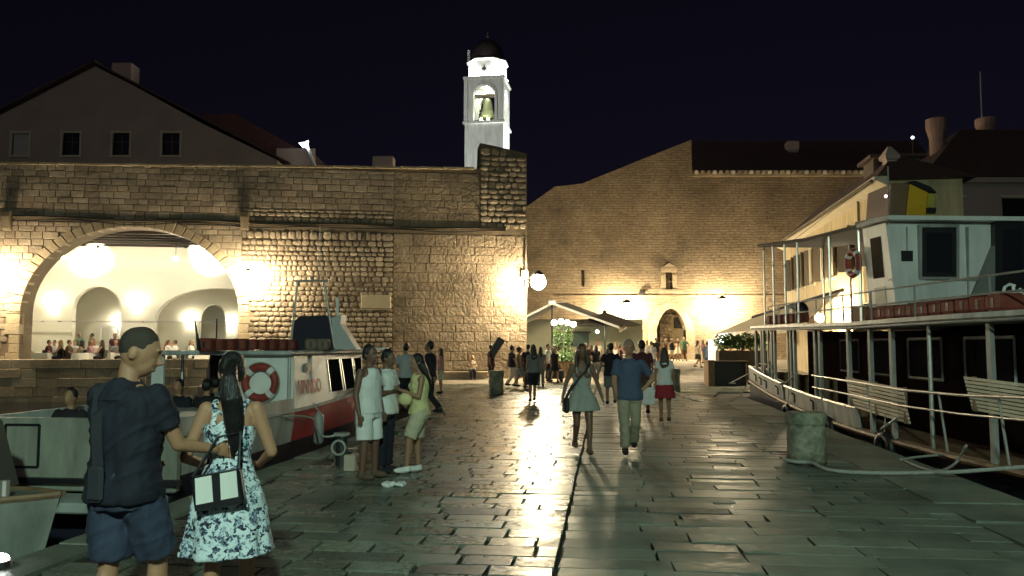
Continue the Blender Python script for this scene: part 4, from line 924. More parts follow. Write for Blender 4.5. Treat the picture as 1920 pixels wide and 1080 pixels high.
for sg in (1, -1):   # bulwark plates down both sides, forward half, with a gate gap
    for a, c in ((.05, 5.6), (5.95, 11.9)):
        b = MB(); n = 8; rg = []
        for i in range(n+1):
            s = a+(c-a)*i/n; h = shb(s); z = ssh(s)+(.0 if a > 1 else .03)
            rg.append([sp(s, sg*h, z), sp(s, sg*(h-.05), z), sp(s, sg*(h*.97-.05), z-.44), sp(s, sg*h*.97, z-.44)])
        b.loft(rg); b.build('bulwark', m_white2, ship)
        b = MB(); b.tube([r[0]+Vector((0, 0, .02)) for r in rg], .035, 6); b.build('cap_rail', m_steel, ship)
b = MB(); b.tube([sp(s, shb(s)*.98+.05, ssh(s)-.42) for s in (.3, 1.2, 2.5, 4, 6, 8, 10, 12, 14, 16, 20)], .05, 6); b.build('rub_rail', m_woodl, ship)
for s in (1.6, 2.6, 3.5, 5.2, 7.2, 9.0):
    b = MB(); p = sp(s, shb(s)+.03, ssh(s)-.3); b.tube([p, p+Vector((0, 0, .2)), p+SHv*.08+Vector((0, 0, .26))], .025, 6); b.build('fender_hook', m_dark, ship)
# upper deck slab following the plan
def udz(s): return 2.12+.2*max(0, (12-s)/12)
b = MB(); rg = []
for s in ST:
    if s < 1.1: continue
    h = shb(s)+.12; z = udz(s); rg.append([sp(s, h, z+.07), sp(s, h+.02, z), sp(s, h-.05, z-.06), sp(s, -h+.05, z-.06), sp(s, -h-.02, z), sp(s, -h, z+.07)])
b.loft(rg); b.build('upper_deck', m_white2, ship)
b = MB(); b.tube([sp(s, shb(s)+.14, udz(s)-.05) for s in ST[2:]], .022, 6); b.build('deck_edge_trim', m_rail, ship)
# lower deck posts, cabin and panels
for k, s in enumerate((1.3, 2.4, 2.75, 4.1, 4.5, 6.6, 7.0, 9.0, 9.4, 11.4, 12.6, 13.6, 15.0, 16.6, 18.2)):
    for sg in (1, -1):
        h = shb(s)-.06; b = MB(); b.box(sp(s, sg*h, (ssh(s)-.4+udz(s))/2-.03), (.07, .09, udz(s)-ssh(s)+.3), sang) if k not in (12, 14) else b.tube([sp(s, sg*h, ssh(s)-.4), sp(s, sg*h, udz(s)-.08)], .035, 8)
        b.build('deck_post', m_post if k not in (12, 14) else m_rail, ship)
b = MB(); rg = []
for s in (5.5, 8, 10, 12, 14, 16, 20): h = max(.3, shb(s)-1.0); rg.append([sp(s, h, udz(s)-.11), sp(s, h, ssh(s)-.37), sp(s, -h, ssh(s)-.37), sp(s, -h, udz(s)-.11)])
b.loft(rg); b.build('lower_cabin', M('dark interior shade', (.012, .008, .007), .95, var=.3, spec=0, rv=.02), ship)  # near-black colour stands for the shade inside the open lower deck
for s0, s1 in ((6, 7.4), (8, 9.4), (10, 11.4), (12.2, 13.6), (14.4, 15.8)):
    b = MB(); q = [sp(s, shb(s)-1.0+.012, z) for s, z in ((s0, 1.1), (s1, 1.1), (s1, 1.85), (s0, 1.85))]; b.hexa([p-SHv*.03 for p in q], q); wo = b.build('cabin_window', m_bpane, ship)
    b = MB()
    for i in range(4): b.tube([q[i]+SHv*.01, q[(i+1) % 4]+SHv*.01], .025, 4)
    b.build('window_frame', M('grey frame', (.16, .15, .14), .5) if s0 < 12 else m_white2, wo)
b = MB(); b.box(sp(3.6, .6, 1.55), (.03, .3, .62), sang); b.build('notice_board', m_cream, ship)
for s in (3.2, 5.4, 8.2, 10.6):   # bench backs inside
    b = MB(); b.box(sp(s, max(.2, shb(s)-.55), .55), (.5, .08, .7), sang); b.build('bench_back', m_woodl, ship)
# slatted rail panels
m_slat = M('brightened slat', (.8, .72, .56), .2, var=.12, scale=4, bump=.05)  # pale glossy colour stands in for the strong light on the slats
for (s0, s1, za, zb, h0) in ((11.6, 14.3, ssh(12)+.02, ssh(14)-.06, .62), (16.2, 19.5, .78, .66, .50)):
    n = 9
    for i in range(n):
        f = (i+.5)/n; b = MB(); rg = []
        for s in (s0, (s0+s1)/2, s1):
            k = (s-s0)/(s1-s0); z = za+(zb-za)*k+f*h0; t = shb(s)-.02+.12*f-.02; dz = h0/n*.36
            rg.append([sp(s, t, z-dz), sp(s, t+.018, z-dz), sp(s, t+.018+.006, z+dz), sp(s, t+.006, z+dz)])
        b.loft(rg); b.build('slat', m_slat, ship)
    for s in (s0+.1, (s0+s1)/2, s1-.1):
        k = (s-s0)/(s1-s0); b = MB(); b.box(sp(s, shb(s)-.03+.03, za+(zb-za)*k+h0/2), (.04, .06, h0), sang); b.build('slat_support', m_woodl, ship)
# gangway rails outside the hull
for dz in (0, -.26):
    b = MB(); b.tube([W(1523, 704, 18.3)+Vector((0, 0, dz)), W(1600, 716, 15.6)+Vector((0, 0, dz)), W(1690, 731, 13.2)+Vector((0, 0, dz)), W(1800, 741, 11.2)+Vector((0, 0, dz)), W(1990, 749, 8.6)+Vector((0, 0, dz))], .02 if dz == 0 else .015, 8); b.build('boarding_rail', m_rail, ship)
for px, py, Y, zb in ((1535, 706, 17.9, .2), (1625, 720, 14.9, -.02), (1760, 738, 11.9, .1), (1872, 744, 10.1, .15)):
    p = W(px, py, Y); b = MB(); b.tube([p, Vector((p.x+.1, p.y, p.z-.85))], .018, 8); b.build('rail_post', m_rail, ship)
b = MB(); b.tube([W(1651, 805, 14.3), W(1685, 782, 14)], .02, 6); b.build('boat_hook', m_steel, ship)
b = MB(); pts = [sp(2.3, shb(2.3)+.02, 1.15), sp(4.0, shb(4)+.05, 1.15), sp(4.3, shb(4.3)+.05, 1.1), sp(5.3, shb(5.3)+.05, .78), sp(6.3, shb(6.3)+.05, .72), sp(7.3, shb(7.3)+.05, .95)]; b.tube(pts, .022, 6); b.build('slack_rope', m_rope, ship)
for s in (6.6, 10.2, 13.4):   # tyre fenders
    p = sp(s, shb(s)*.97+.12, -.12); b = MB(); b.ring(p, .22, .085, SHv, 20, 8); b.build('tyre_fender', m_black, ship, smooth=True); b = MB(); b.tube([p+Vector((0, 0, .28)), sp(s, shb(s)+.02, ssh(s)+.03)], .012, 5); b.build('fender_line', m_rope, ship)
b = MB(); b.tube([W(1665, 318, 16.8), sp(3.8, .1, wz1+.45 if False else 4.8)], .008, 5); b.build('stay_wire', m_dark, ship)
# wheelhouse on the upper deck
wz0, wz1 = 2.25, 4.36; ws0, ws1, wt0, wt1 = 10.0, 11.0, .93, -2.4
b = MB(); b.hexa([sp(ws1+.12, wt0-.12, wz0), sp(ws1+.12, wt1, wz0), sp(ws0, wt1, wz0), sp(ws0, wt0-.12, wz0)], [sp(ws1, wt0, wz1), sp(ws1, wt1, wz1), sp(ws0, wt1, wz1), sp(ws0, wt0, wz1)]); wh = b.build('wheelhouse', m_white, ship)
def aft(px0, px1, py0, py1, name, m, th=.03, out=.0, par=None):
    Yp = sp(ws1, 0, 0).y-.06-out; q = [W(px0, py1, Yp), W(px1, py1, Yp), W(px1, py0, Yp), W(px0, py0, Yp)]
    b = MB(); b.hexa(q, [p+Vector((0, .12+out, 0)) for p in q]); return b.build(name, m, par or ship)
aw = aft(1727, 1795, 424, 520, 'aft_window', m_black, out=.05)
aft(1738, 1785, 436, 510, 'aft_pane', m_pane, out=.07, par=aw)
for a_, c_, d_, e_ in ((1724, 1729, 421, 523), (1794, 1799, 421, 523), (1729, 1794, 421, 426), (1729, 1794, 519, 524)): aft(a_, c_, d_, e_, 'window_trim', m_post, out=.075, par=aw)
aft(1671, 1960, 522, 526, 'rubbing_strip', m_post, out=.02)
for k_, px_ in enumerate((1700, 1815)): aft(px_, px_+2, 425, 575, 'panel_seam', m_post, out=.012)
aft(1690, 1712, 470, 490, 'vent_grille', m_dark, out=.03)
b = MB(); Yp = sp(ws1, 0, 0).y-.12; b.prism([W(1866, 460, Yp), W(1866, 578, Yp), W(1812, 578, Yp)], (0, .2, 0)); b.build('shade_wedge', M('grey shade', (.2, .21, .2), .5), ship)  # grey wedge painted in for the diagonal shading on the aft wall
aft(1866, 1960, 416, 545, 'door_recess', m_black, out=.04)
aft(1880, 1917, 430, 505, 'door_pane', m_pane, out=.08)
for s0, s1 in ((10.3, 10.75),):
    b = MB(); q = [sp(s, wt0+.008-.12*(wz1-z)/(wz1-wz0), z) for s, z in ((s0, 3.2), (s1, 3.2), (s1, 4.1), (s0, 4.1))]; b.hexa([p-SHv*.03 for p in q], q); b.build('side_window', m_pane, ship)
b = MB(); q = [sp(s, wt0+.01-.12*(wz1-z)/(wz1-wz0), z) for s, z in ((10.3, 2.3), (10.75, 2.3), (10.75, 3.0), (10.3, 3.0))]; b.hexa([p-SHv*.03 for p in q], q); b.build('side_panel', M('pale door', (.4, .38, .33), .5), ship)
b = MB(); rg = []
for s, z in ((ws1+.35, wz1+.05), (ws1-.4, wz1+.08), (ws0, wz1+.06), (ws0-3, wz1+.16), (3.6, wz1+.42)):
    a = wt0+.12 if s > 9 else .95; c = wt1-.2 if s > 9 else -1.1
    rg.append([sp(s, a, z+.05), sp(s, a+.03, z), sp(s, a, z-.04), sp(s, c, z-.04), sp(s, c, z+.05)])
b.loft(rg[:3]); b.build('wheelhouse_roof', m_white, ship)
b = MB(); b.loft(rg[2:]); b.build('canopy', m_dcloth, ship)
for s, t in ((3.8, .85), (4.6, .88), (5.5, .9), (6.4, .92), (8.3, .92), (9.75, .9), (3.8, -1), (5.5, -1), (8.3, -1)):
    b = MB(); b.tube([sp(s, t, udz(s)), sp(s, t, wz1+.06+.34*(10-s)/6.4)], .03, 8); b.build('canopy_post', m_steel, ship)
# upper deck rails, ladder frame, horn box
def rail(pts, name='upper_rail', r=.018):
    b = MB(); b.tube(pts, r, 6); b.build(name, m_rail, ship)
up = lambda s, h: sp(s, min(shb(s), 2.2)-.1, udz(s)+.1+h)
for h in (.55, .28): rail([up(s, h) for s in (3.4, 5, 7, 9, 11, 12.5, 14, 16, 18)])
for s in (3.4, 5, 7, 9, 11, 12.5, 14, 16, 18): rail([up(s, 0), up(s, .55)], 'rail_post')
LY = 13.2
b = MB(); b.tube([W(1862, 612, LY), W(1884, 538, LY), W(1893, 533, LY), W(1903, 536, LY)], .025, 8); b.tube([W(1903, 612, LY), W(1900, 534, LY)], .025, 8); b.tube([W(1872, 573, LY), W(1902, 574, LY)], .018, 6); b.tube([W(1912, 540, LY), W(1930, 612, LY)], .022, 6); b.build('ladder_frame', m_white, ship)
b = MB(); p = W(1500, 583, 23.5); b.ell(p, (.24, .3, .28), 10, 7); b.build('searchlight', m_black, ship, smooth=True)
b = MB(); b.tube([p+Vector((-.22, -.1, .12)), p+Vector((-.42, -.12, .12)), p+Vector((-.42, -.12, -.25))], .06, 8); b.build('searchlight_bracket', m_white, ship)
# funnel
FYY = 18.6
def fq(px, py): return W(px, py, FYY)
f0 = fq(1668, 412).z
def fun(q, name, m, y0, y1): b = MB(); b.prism([W(a, c, FYY)+Vector((0, y0, 0)) for a, c in q], (0, y1-y0, 0)); return b.build(name, m, ship, bevel=.03)
fun([(1667, 418), (1699, 418), (1706, 343), (1672, 343)], 'funnel_brown_panel', M('funnel brown', (.19, .11, .06), .5), 0, 1.3)
fun([(1699, 418), (1736, 418), (1742, 360), (1707, 343)], 'funnel_yellow_panel', M('funnel yellow', (.62, .36, .02), .45), .0, 1.28)
fun([(1736, 418), (1758, 418), (1757, 361), (1742, 360)], 'funnel_olive_panel', M('funnel olive', (.40, .34, .06), .5), .05, 1.25)
fun([(1700, 341), (1716, 338), (1745, 350), (1758, 362), (1741, 361), (1707, 345)], 'funnel_cap', m_black, -.03, 1.33)
b = MB(); b.box(fq(1744, 395)+Vector((0, -.02, 0)), (.2, .12, .12)); b.build('funnel_lamp', m_black, ship)
b = MB(); b.tube([W(1666, 418, 16.8), W(1665, 312, 16.8)], .02, 6); b.build('mast', m_steel, ship)
p = W(1661, 368, 16.7); t = thing('mast_light', 'tiny pinkish light on the ship mast', 'lamp', p); globe_emit(t, p, .035, (1, .6, .6), 3, 'globe'); b = MB(); b.box(p+Vector((.03, 0, 0)), (.05, .04, .04)); b.build('bracket', m_dark, t)
lifering(sp(9.65, wt0+.07, 3.62), SHv, .27, .07, 'red life ring hung on a post beside the ship wheelhouse')
# life jackets on the upper deck
J0, J1 = sp(11.6, 1.55, 0), sp(16.3, 1.95, 0); n = 11
for i in range(n):
    p = J0.lerp(J1, (i+.5)/n); jacket((p.x, p.y, udz(13)+.24), .42, .4, .27*rnd.uniform(.9, 1.06), sang+math.pi/2+rnd.uniform(-.08, .08), 'dark red life jacket on the ship upper deck, %s from the bow' % ORDN[i], 'life jackets on the ship upper deck')
for i in range(6):
    p = sp(3.8+i*.42, .62, udz(4)+.24); jacket((p.x, p.y, p.z), .3, .3, .26, sang, 'red life jacket under the ship canopy, %s from the bow' % ORDN[i], 'life jackets under the ship canopy')
# ================================================================ PEOPLE
def remesh(b, vox, smooth=3, folds=0, seed=0):
    me = bpy.data.meshes.new('tmp'); me.from_pydata(b.v, [], b.f)
    bm = bmesh.new(); bm.from_mesh(me); bmesh.ops.recalc_face_normals(bm, faces=bm.faces); bm.to_mesh(me); bm.free()
    o = bpy.data.objects.new('tmp', me); col.objects.link(o)
    r = o.modifiers.new('r', 'REMESH'); r.mode = 'VOXEL'; r.voxel_size = vox; r.use_smooth_shade = True
    if smooth: m = o.modifiers.new('s', 'SMOOTH'); m.iterations = smooth; m.factor = .5
    bpy.context.view_layer.update()
    out = bpy.data.meshes.new_from_object(o.evaluated_get(bpy.context.evaluated_depsgraph_get())); bpy.data.objects.remove(o); bpy.data.meshes.remove(me)
    if folds:
        nv = [v.normal.copy() for v in out.vertices]
        for v, n in zip(out.vertices, nv):
            p = v.co; q = Vector((p.x*9+seed, p.y*9, p.z*4.5+p.x*3)); q2 = Vector((p.x*3-seed, p.y*3, p.z*11+p.x*9)); wr = 1-abs(noise.noise(q2))*2.2; v.co = p+n*folds*(noise.noise(q)+.5*noise.noise(q*2.3)+(.55*max(0, wr)**2 if folds > .009 else 0))
    out.polygons.foreach_set('use_smooth', [True]*len(out.polygons)); out.update()
    return out
TOR = {'m': [(.80, .150, .112), (.88, .168, .120), (.96, .160, .115), (1.06, .148, .108), (1.18, .158, .115), (1.30, .178, .122), (1.38, .178, .112), (1.43, .150, .088), (1.47, .085, .068)],
       'f': [(.80, .155, .115), (.88, .172, .125), (.95, .160, .115), (1.06, .122, .092), (1.16, .130, .100), (1.27, .148, .115), (1.36, .150, .095), (1.41, .130, .078), (1.46, .070, .058)]}
def tring(z, rx, ry, e=0, dy=0, n=20, fl=2.3):
    r = []
    for i in range(n):
        a = 2*math.pi*i/n; c, s = math.cos(a), math.sin(a); k = 1/((abs(c)**fl+abs(s)**fl)**(1/fl)); r.append(Vector(((rx+e)*c*k, (ry+e)*s*k+dy, z)))
    return r
def tint(T, z):
    for (z0, a0, b0), (z1, a1, b1) in zip(T, T[1:]):
        if z0 <= z <= z1: f = (z-z0)/(z1-z0); return a0+(a1-a0)*f, b0+(b1-b0)*f
    return T[0][1:] if z < T[0][0] else T[-1][1:]
def limb(b, pts, rs, n=12):
    """tapered segments with rounded joints"""
    for i in range(len(pts)-1):
        p, q = Vector(pts[i]), Vector(pts[i+1]); b.tube([p, p.lerp(q, .35), q], [rs[i], rs[i]*.62+rs[i+1]*.42, rs[i+1]], n); b.ell(q, rs[i+1], 10, 7)
    b.ell(pts[0], rs[0], 10, 7)
def hand(b, w, d, side, up=Vector((0, -1, 0)), curl=.5, k=1.0):
    """palm and five bent fingers; side points to the thumb"""
    d = Vector(d).normalized(); side = (Vector(side)-d*Vector(side).dot(d)).normalized(); nrm = d.cross(side)
    Mx = Matrix((side, nrm, d)).transposed(); b.ell(w+d*.05*k, Vector((.040, .017, .055))*k, 10, 7, Mx)
    for i, L in enumerate((.075, .085, .08, .062)):
        off = side*(.031-.0205*i)*k; a = w+d*.085*k+off; m_ = a+d*L*.55*k+nrm*curl*.02*k+side*(.004-.003*i); e = m_+d*L*.4*(1-curl*.6)*k+nrm*curl*.035*k
        b.tube([a-d*.015, a, m_, e], [.0095*k, .0095*k, .0088*k, .007*k], 8); b.ell(e, .007*k, 6, 5)
    a = w+d*.03*k+side*.03*k; m_ = a+d*.035*k+side*.028*k; e = m_+d*.03*k+side*.006*k+nrm*curl*.012; b.tube([a-side*.015, a, m_, e], [.013*k, .012*k, .0105*k, .008*k], 8); b.ell(e, .008*k, 6, 5)
def pose_joints(sex, P):
    sw = .185 if sex == 'm' else .155; J = {}
    for k, sg in (('L', 1), ('R', -1)):
        arm = P.get('arm'+k, 'down'); sh = Vector((sg*sw, 0, 1.405))
        if arm == 'down': e, w = (sg*(sw+.055), .03, 1.12), (sg*(sw+.065), -.04, .87)
        elif arm == 'swingf': e, w = (sg*(sw+.05), -.09, 1.13), (sg*(sw+.03), -.24, .93)
        elif arm == 'swingb': e, w = (sg*(sw+.05), .13, 1.14), (sg*(sw+.06), .19, .90)
        elif arm == 'cross': e, w = (sg*(sw+.07), -.06, 1.14), (-sg*.05, -.19, 1.17)
        elif arm == 'phone': e, w = (sg*(sw+.03), -.05, 1.13), (sg*.08, -.27, 1.22)
        elif arm == 'hip': e, w = (sg*(sw+.2), .06, 1.16), (sg*(sw+.02), -.02, .99)
        elif arm == 'out': e, w = (sg*(sw+.10), .02, 1.14), (sg*(sw+.17), -.05, .90)
        elif arm == 'table': e, w = (sg*(sw+.06), -.12, 1.15), (sg*.1, -.32, 1.12)
        elif arm == 'up': e, w = (sg*(sw+.12), -.12, 1.45), (sg*(sw+.0), -.1, 1.68)
        else: e, w = arm
        J['arm'+k] = (sh, Vector(e), Vector(w))
        leg = P.get('leg'+k, 'stand'); hp_ = Vector((sg*.088, 0, .90))
        if leg == 'stand': kn, an = (sg*.095, -.01, .49), (sg*.10, .02, .085)
        elif leg == 'wide': kn, an = (sg*.13, -.01, .49), (sg*.17, .02, .085)
        elif leg == 'fwd': kn, an = (sg*.09, -.17, .50), (sg*.085, -.20, .10)
        elif leg == 'back': kn, an = (sg*.09, -.02, .49), (sg*.085, .24, .16)
        elif leg == 'sit': kn, an = (sg*.11, -.43, .86), (sg*.11, -.40, .46)
        else: kn, an = leg
        J['leg'+k] = (hp_, Vector(kn), Vector(an))
    return J
PCACHE = {}
def person_meshes(key, sex, P, top, bottom, hair, vox, seed=0):
    if key in PCACHE: return PCACHE[key]
    T = TOR[sex]; J = pose_joints(sex, P); out = {}
    hr = Matrix.Translation((0, 0, 1.5))@Matrix.Rotation(P.get('turn', 0), 4, 'Z')@Matrix.Rotation(P.get('nod', 0), 4, 'X')@Matrix.Scale(P.get('hs', 1.03), 4)@Matrix.Translation((0, 0, -1.5))
    fk = 1 if sex == 'm' else .93
    def headed(f):
        b2 = MB(); f(b2); b2.v = [hr@p for p in b2.v]; return b2
    b = MB(); cl = .016 if top in ('tee', 'shirt', 'longshirt', 'blouse') else .004; b.loft([tring(z, x-cl, y-cl) for z, x, y in T])
    if sex == 'f':
        for sg in (-1, 1): b.ell((sg*.068, -.085, 1.27), (.06, .055, .058))
    b.tube([(0, .012, 1.40), (0, .0, 1.47), (0, -.012, 1.57)], [.075*fk, .058*fk, .056*fk], 12)
    def head(q):
        q.ell((0, -.012, 1.645), (.074, .094, .108), 16, 12); q.ell((0, -.045, 1.580), (.054, .056, .062), 12, 9); q.ell((0, -.07, 1.60), (.05, .04, .05), 10, 8)
        q.tube([(0, -.098, 1.655), (0, -.112, 1.625), (0, -.126, 1.605), (0, -.105, 1.595)], [.009, .011, .016, .01], 8)
        q.ell((0, -.098, 1.668), (.05, .014, .012), 10, 6); q.ell((0, -.1, 1.565), (.024, .012, .01), 8, 6)
        for sg in (-1, 1): q.ell((sg*.077, .006, 1.625), (.010, .024, .034), 8, 6)
    h_ = headed(head); b.add(h_.v, h_.f)
    for k, sg in (('L', 1), ('R', -1)):
        sh, e, w = J['arm'+k]; limb(b, [sh, e, w], [.052*fk, .04*fk, .027*fk]); dd = (w-e).normalized()
        d2 = P.get('hand'+k, dd); thumb = P.get('thumb'+k, Vector((0, -1, 0)) if abs(dd.y) < .75 else Vector((-sg, 0, .4))); hand(b, w, d2, thumb, curl=P.get('curl', .6), k=.98 if sex == 'm' else .88)
        hp_, kn, an = J['leg'+k]; limb(b, [hp_, kn, an], [.088 if sex == 'f' else .085, .056, .038], 14)
        cd = (an-kn); up_ = Vector((0, 1, 0)); b.ell(kn+cd*.30+Vector((0, .018, 0)), (.048, .05, .12), 10, 8)
        b.ell(an+Vector((0, -.065, -.045)), (.042, .125, .034), 12, 7)
    out['body'] = remesh(b, vox, 2)
    # ---- clothes
    cv = max(vox, .009)
    def torso(b, z0, z1, e0, e1, extra=()):
        zs = sorted(set([z0, z1]+[z for z, _, _ in T if z0 < z < z1])); rg = []
        for z in zs: x, y = tint(T, z); f = (z-z0)/(z1-z0); rg.append(tring(z, x, y, e0+(e1-e0)*f))
        b.loft(rg)
        if sex == 'f' and z1 > 1.3:
            for sg in (-1, 1): b.ell((sg*.068, -.088, 1.27), (.066, .062, .066))
    def sleeve(b, f, r0, r1):
        for k in 'LR':
            sh, e, w = J['arm'+k]
            if f <= 1: b.tube([sh-(e-sh)*.12, sh, sh.lerp(e, f*.5), sh.lerp(e, f)], [r0*.8, r0, r0*.95, r1], 14)
            else:
                q = e.lerp(w, f-1); b.tube([sh-(e-sh)*.12, sh, sh.lerp(e, .5), e], [r0*.8, r0, r0*.9, r1], 14); b.ell(e, r1, 10, 8); b.tube([e, e.lerp(q, .6), q], [r1, r1*.95, r1*.82], 14)
            b.ell(sh, r0*.98, 10, 8)
    def legs(b, f, r0, r1, r2=.075):
        for k in 'LR':
            hp_, kn, an = J['leg'+k]; h0 = hp_+Vector((0, 0, .0))
            if f <= 1: q = h0.lerp(kn, f); b.tube([h0, h0.lerp(q, .5), q], [r0, (r0+r1)/2, r1], 16)
            else:
                q = kn.lerp(an, f-1); b.tube([h0, h0.lerp(kn, .5), kn], [r0, (r0+r2)/2, r2], 16); b.ell(kn, r2, 12, 8); b.tube([kn, kn.lerp(q, .5), q], [r2, (r2+r1)/2, r1], 14)
            b.ell(h0, r0, 12, 8)
    if top in ('tee', 'shirt', 'longshirt', 'blouse'):
        b = MB(); torso(b, .84 if sex == 'm' else .9, 1.44, .05, .024); sleeve(b, {'tee': .62, 'shirt': .72, 'longshirt': 1.85, 'blouse': .5}[top], .064 if sex == 'm' else .058, .066 if top != 'longshirt' else .05)
        b.tube([(0, .008, 1.38), (0, .006, 1.44), (0, .002, 1.482)], [.15, .115, .074], 16); out['shirt'] = remesh(b, cv, 2, .018 if vox < .01 else .011, seed)
    elif top == 'tank':
        b = MB(); torso(b, .86, 1.33, .035, .024); x, y = tint(T, 1.33); b.loft([tring(1.32, x+.02, y+.022), tring(1.37, x*.8, y+.024), tring(1.425, x*.66, y*.95+.016), tring(1.455, x*.58, y*.75)]); out['tank_top'] = remesh(b, cv, 2, .01, seed)
    elif top == 'dress':
        b = MB(); torso(b, .98, 1.30, .012, .010); hem = P.get('hem', .56); wv = []
        for i in range(9):
            f = i/8; z = 1.08-(1.08-hem)*f; x, y = tint(T, max(z, .88)); x = max(x, .122+.05*min(1, f*2)); rr = tring(z, x+.012+P.get('flare', .085)*f**1.3, y+.012+P.get('flare', .085)*f**1.3, 0, 0, 40)
            for j, p in enumerate(rr): a = 2*math.pi*j/40; kx = 1+.055*f**1.5*math.sin(7*a+seed)+.035*f*math.sin(11*a+1.7*seed); p.x *= kx; p.y *= kx
            wv.append(rr)
        b.loft(wv[::-1])
        for sg in (-1, 1): b.tube([(sg*.095, -.115, 1.29), (sg*.098, -.075, 1.39), (sg*.097, -.005, 1.447), (sg*.09, .06, 1.415), (sg*.085, .1, 1.30)], .017, 8)
        if P.get('cross'): 
            b.tube([(-.09, .065, 1.41), (0, .102, 1.36), (.06, .112, 1.29)], .014, 8); b.tube([(.09, .065, 1.41), (0, .104, 1.36), (-.06, .112, 1.29)], .014, 8)
        out['dress'] = remesh(b, cv, 2, .012, seed)
    if bottom in ('shorts', 'trousers', 'minishorts'):
        b = MB(); x, y = tint(T, .95); b.loft([tring(.80, .165, .118, .015), tring(.88, .172, .126, .012), tring(1.0, x, y, .012)])
        if bottom == 'trousers': legs(b, 1.93, .108, .075, .078)
        elif bottom == 'shorts': legs(b, .93, .115, .108)
        else: legs(b, .42, .112, .108)
        out[{'trousers': 'trousers'}.get(bottom, 'shorts')] = remesh(b, cv, 2, .018 if vox < .01 else .012, seed+3)
    elif bottom == 'skirt':
        b = MB(); b.loft([tring(.52 if P.get('longskirt') else .60, .25, .20, 0, 0, 30), tring(.75, .215, .165, 0, 0, 30), tring(.9, .185, .135, 0, 0, 30), tring(1.03, .135, .102, 0, 0, 30)]); out['skirt'] = remesh(b, cv, 2, .016, seed+3)
    # ---- hair
    def hairf(q):
        if hair == 'buzz': q.ell((0, .0, 1.664), (.0765, .0955, .098), 16, 12)
        else:
            q.ell((0, .012, 1.662), (.086, .098, .112), 16, 12)
        if hair == 'long':
            q.loft([tring(z, x, y, 0, dy, 14) for z, x, y, dy in ((1.30, .075, .025, .10), (1.38, .1, .04, .085), (1.5, .105, .06, .06), (1.62, .092, .075, .04))])
            for sg in (-1, 1): q.tube([(sg*.078, .0, 1.64), (sg*.09, -.02, 1.54), (sg*.095, -.05, 1.42), (sg*.09, -.075, 1.34)], [.03, .035, .035, .015], 8)
        if hair == 'mane': q.loft([tring(z, x, y, 0, dy, 14) for z, x, y, dy in ((1.28, .07, .03, .11), (1.38, .11, .045, .095), (1.5, .112, .07, .06), (1.62, .094, .08, .035))])
        if hair == 'pony':
            q.ell((0, .095, 1.66), (.04, .04, .045)); ih = hr.inverted(); q.tube([Vector((0, .1, 1.67))]+[ih@Vector(v) for v in ((-.015, .165, 1.60), (-.035, .175, 1.48), (-.05, .15, 1.34), (-.05, .135, 1.22), (-.04, .13, 1.12))], [.03, .052, .062, .054, .036, .012], 10)
        if hair == 'bun': q.ell((0, .11, 1.69), (.05, .05, .05))
    out['hair'] = remesh(headed(hairf), max(vox, .01), 1, .006, seed)
    if P.get('face'):
        for nm_, sp_ in (('eye', ((-.03, -.1, 1.642), (.03, -.1, 1.642))), ('mouth', ((0, -.108, 1.567),))):
            for i, c in enumerate(sp_):
                b2 = headed(lambda q: q.ell(c, (.012, .006, .0065) if nm_ == 'eye' else (.022, .006, .007), 8, 6)); out[nm_+str(i)] = b2.mesh(nm_, smooth=True)
    if P.get('shoes', True):
        for k in 'LR':
            an = J['leg'+k][2]; b = MB(); b.ell(an+Vector((0, -.062, -.04)), (.05, .14, .046), 12, 8); b.tube([an+Vector((0, .01, -.055)), an+Vector((0, .012, .02))], [.055, .048], 10); out['shoe'+k] = remesh(b, cv, 1)
    PCACHE[key] = out; return out
SKIN = M('skin', (.38, .20, .115), .55, var=.06, bump=.03); SKIN2 = M('tanned skin', (.30, .165, .10), .55, var=.06, bump=.03); SKIN3 = M('dark tan skin', (.16, .085, .055), .55, var=.06, bump=.03)
def cloth(n, c): return M('cloth '+n, c, .85, var=.1, scale=7, bump=.2, bscale=60)
def HM(n, c):
    m = M(n, c, .42, var=.25, scale=6, bump=0); t = m.node_tree; b = t.nodes['Principled BSDF']; g = t.nodes.new('ShaderNodeNewGeometry'); mp = t.nodes.new('ShaderNodeMapping'); mp.inputs['Scale'].default_value = (160, 160, 7); nz = t.nodes.new('ShaderNodeTexNoise'); nz.inputs['Scale'].default_value = 1; bp = t.nodes.new('ShaderNodeBump'); bp.inputs['Strength'].default_value = .9; bp.inputs['Distance'].default_value = .01
    t.links.new(g.outputs['Position'], mp.inputs['Vector']); t.links.new(mp.outputs[0], nz.inputs['Vector']); t.links.new(nz.outputs['Fac'], bp.inputs['Height']); t.links.new(bp.outputs['Normal'], b.inputs['Normal']); return m
HAIR = {'black': HM('black hair', (.012, .01, .01)), 'brown': HM('brown hair', (.045, .028, .018)), 'crop': M('cropped hair', (.045, .032, .024), .7, var=.25, scale=60, bump=.5, bscale=200), 'grey': M('grey hair', (.25, .22, .19), .6, var=.15, scale=40, bump=.3), 'blond': M('fair hair', (.3, .2, .1), .55, var=.2, scale=40)}
COLS = {'white': (.72, .72, .70), 'black': (.014, .014, .018), 'navy': (.008, .009, .019), 'blue': (.06, .085, .14), 'grey': (.2, .2, .2), 'khaki': (.30, .27, .19), 'red': (.30, .02, .03), 'maroon': (.09, .02, .03), 'yellow': (.60, .56, .27), 'lemon': (.48, .44, .31), 'green': (.08, .15, .08), 'denim': (.03, .04, .075), 'cream': (.6, .54, .42), 'brown': (.12, .075, .05), 'pink': (.5, .26, .26), 'mint': (.31, .32, .29)}
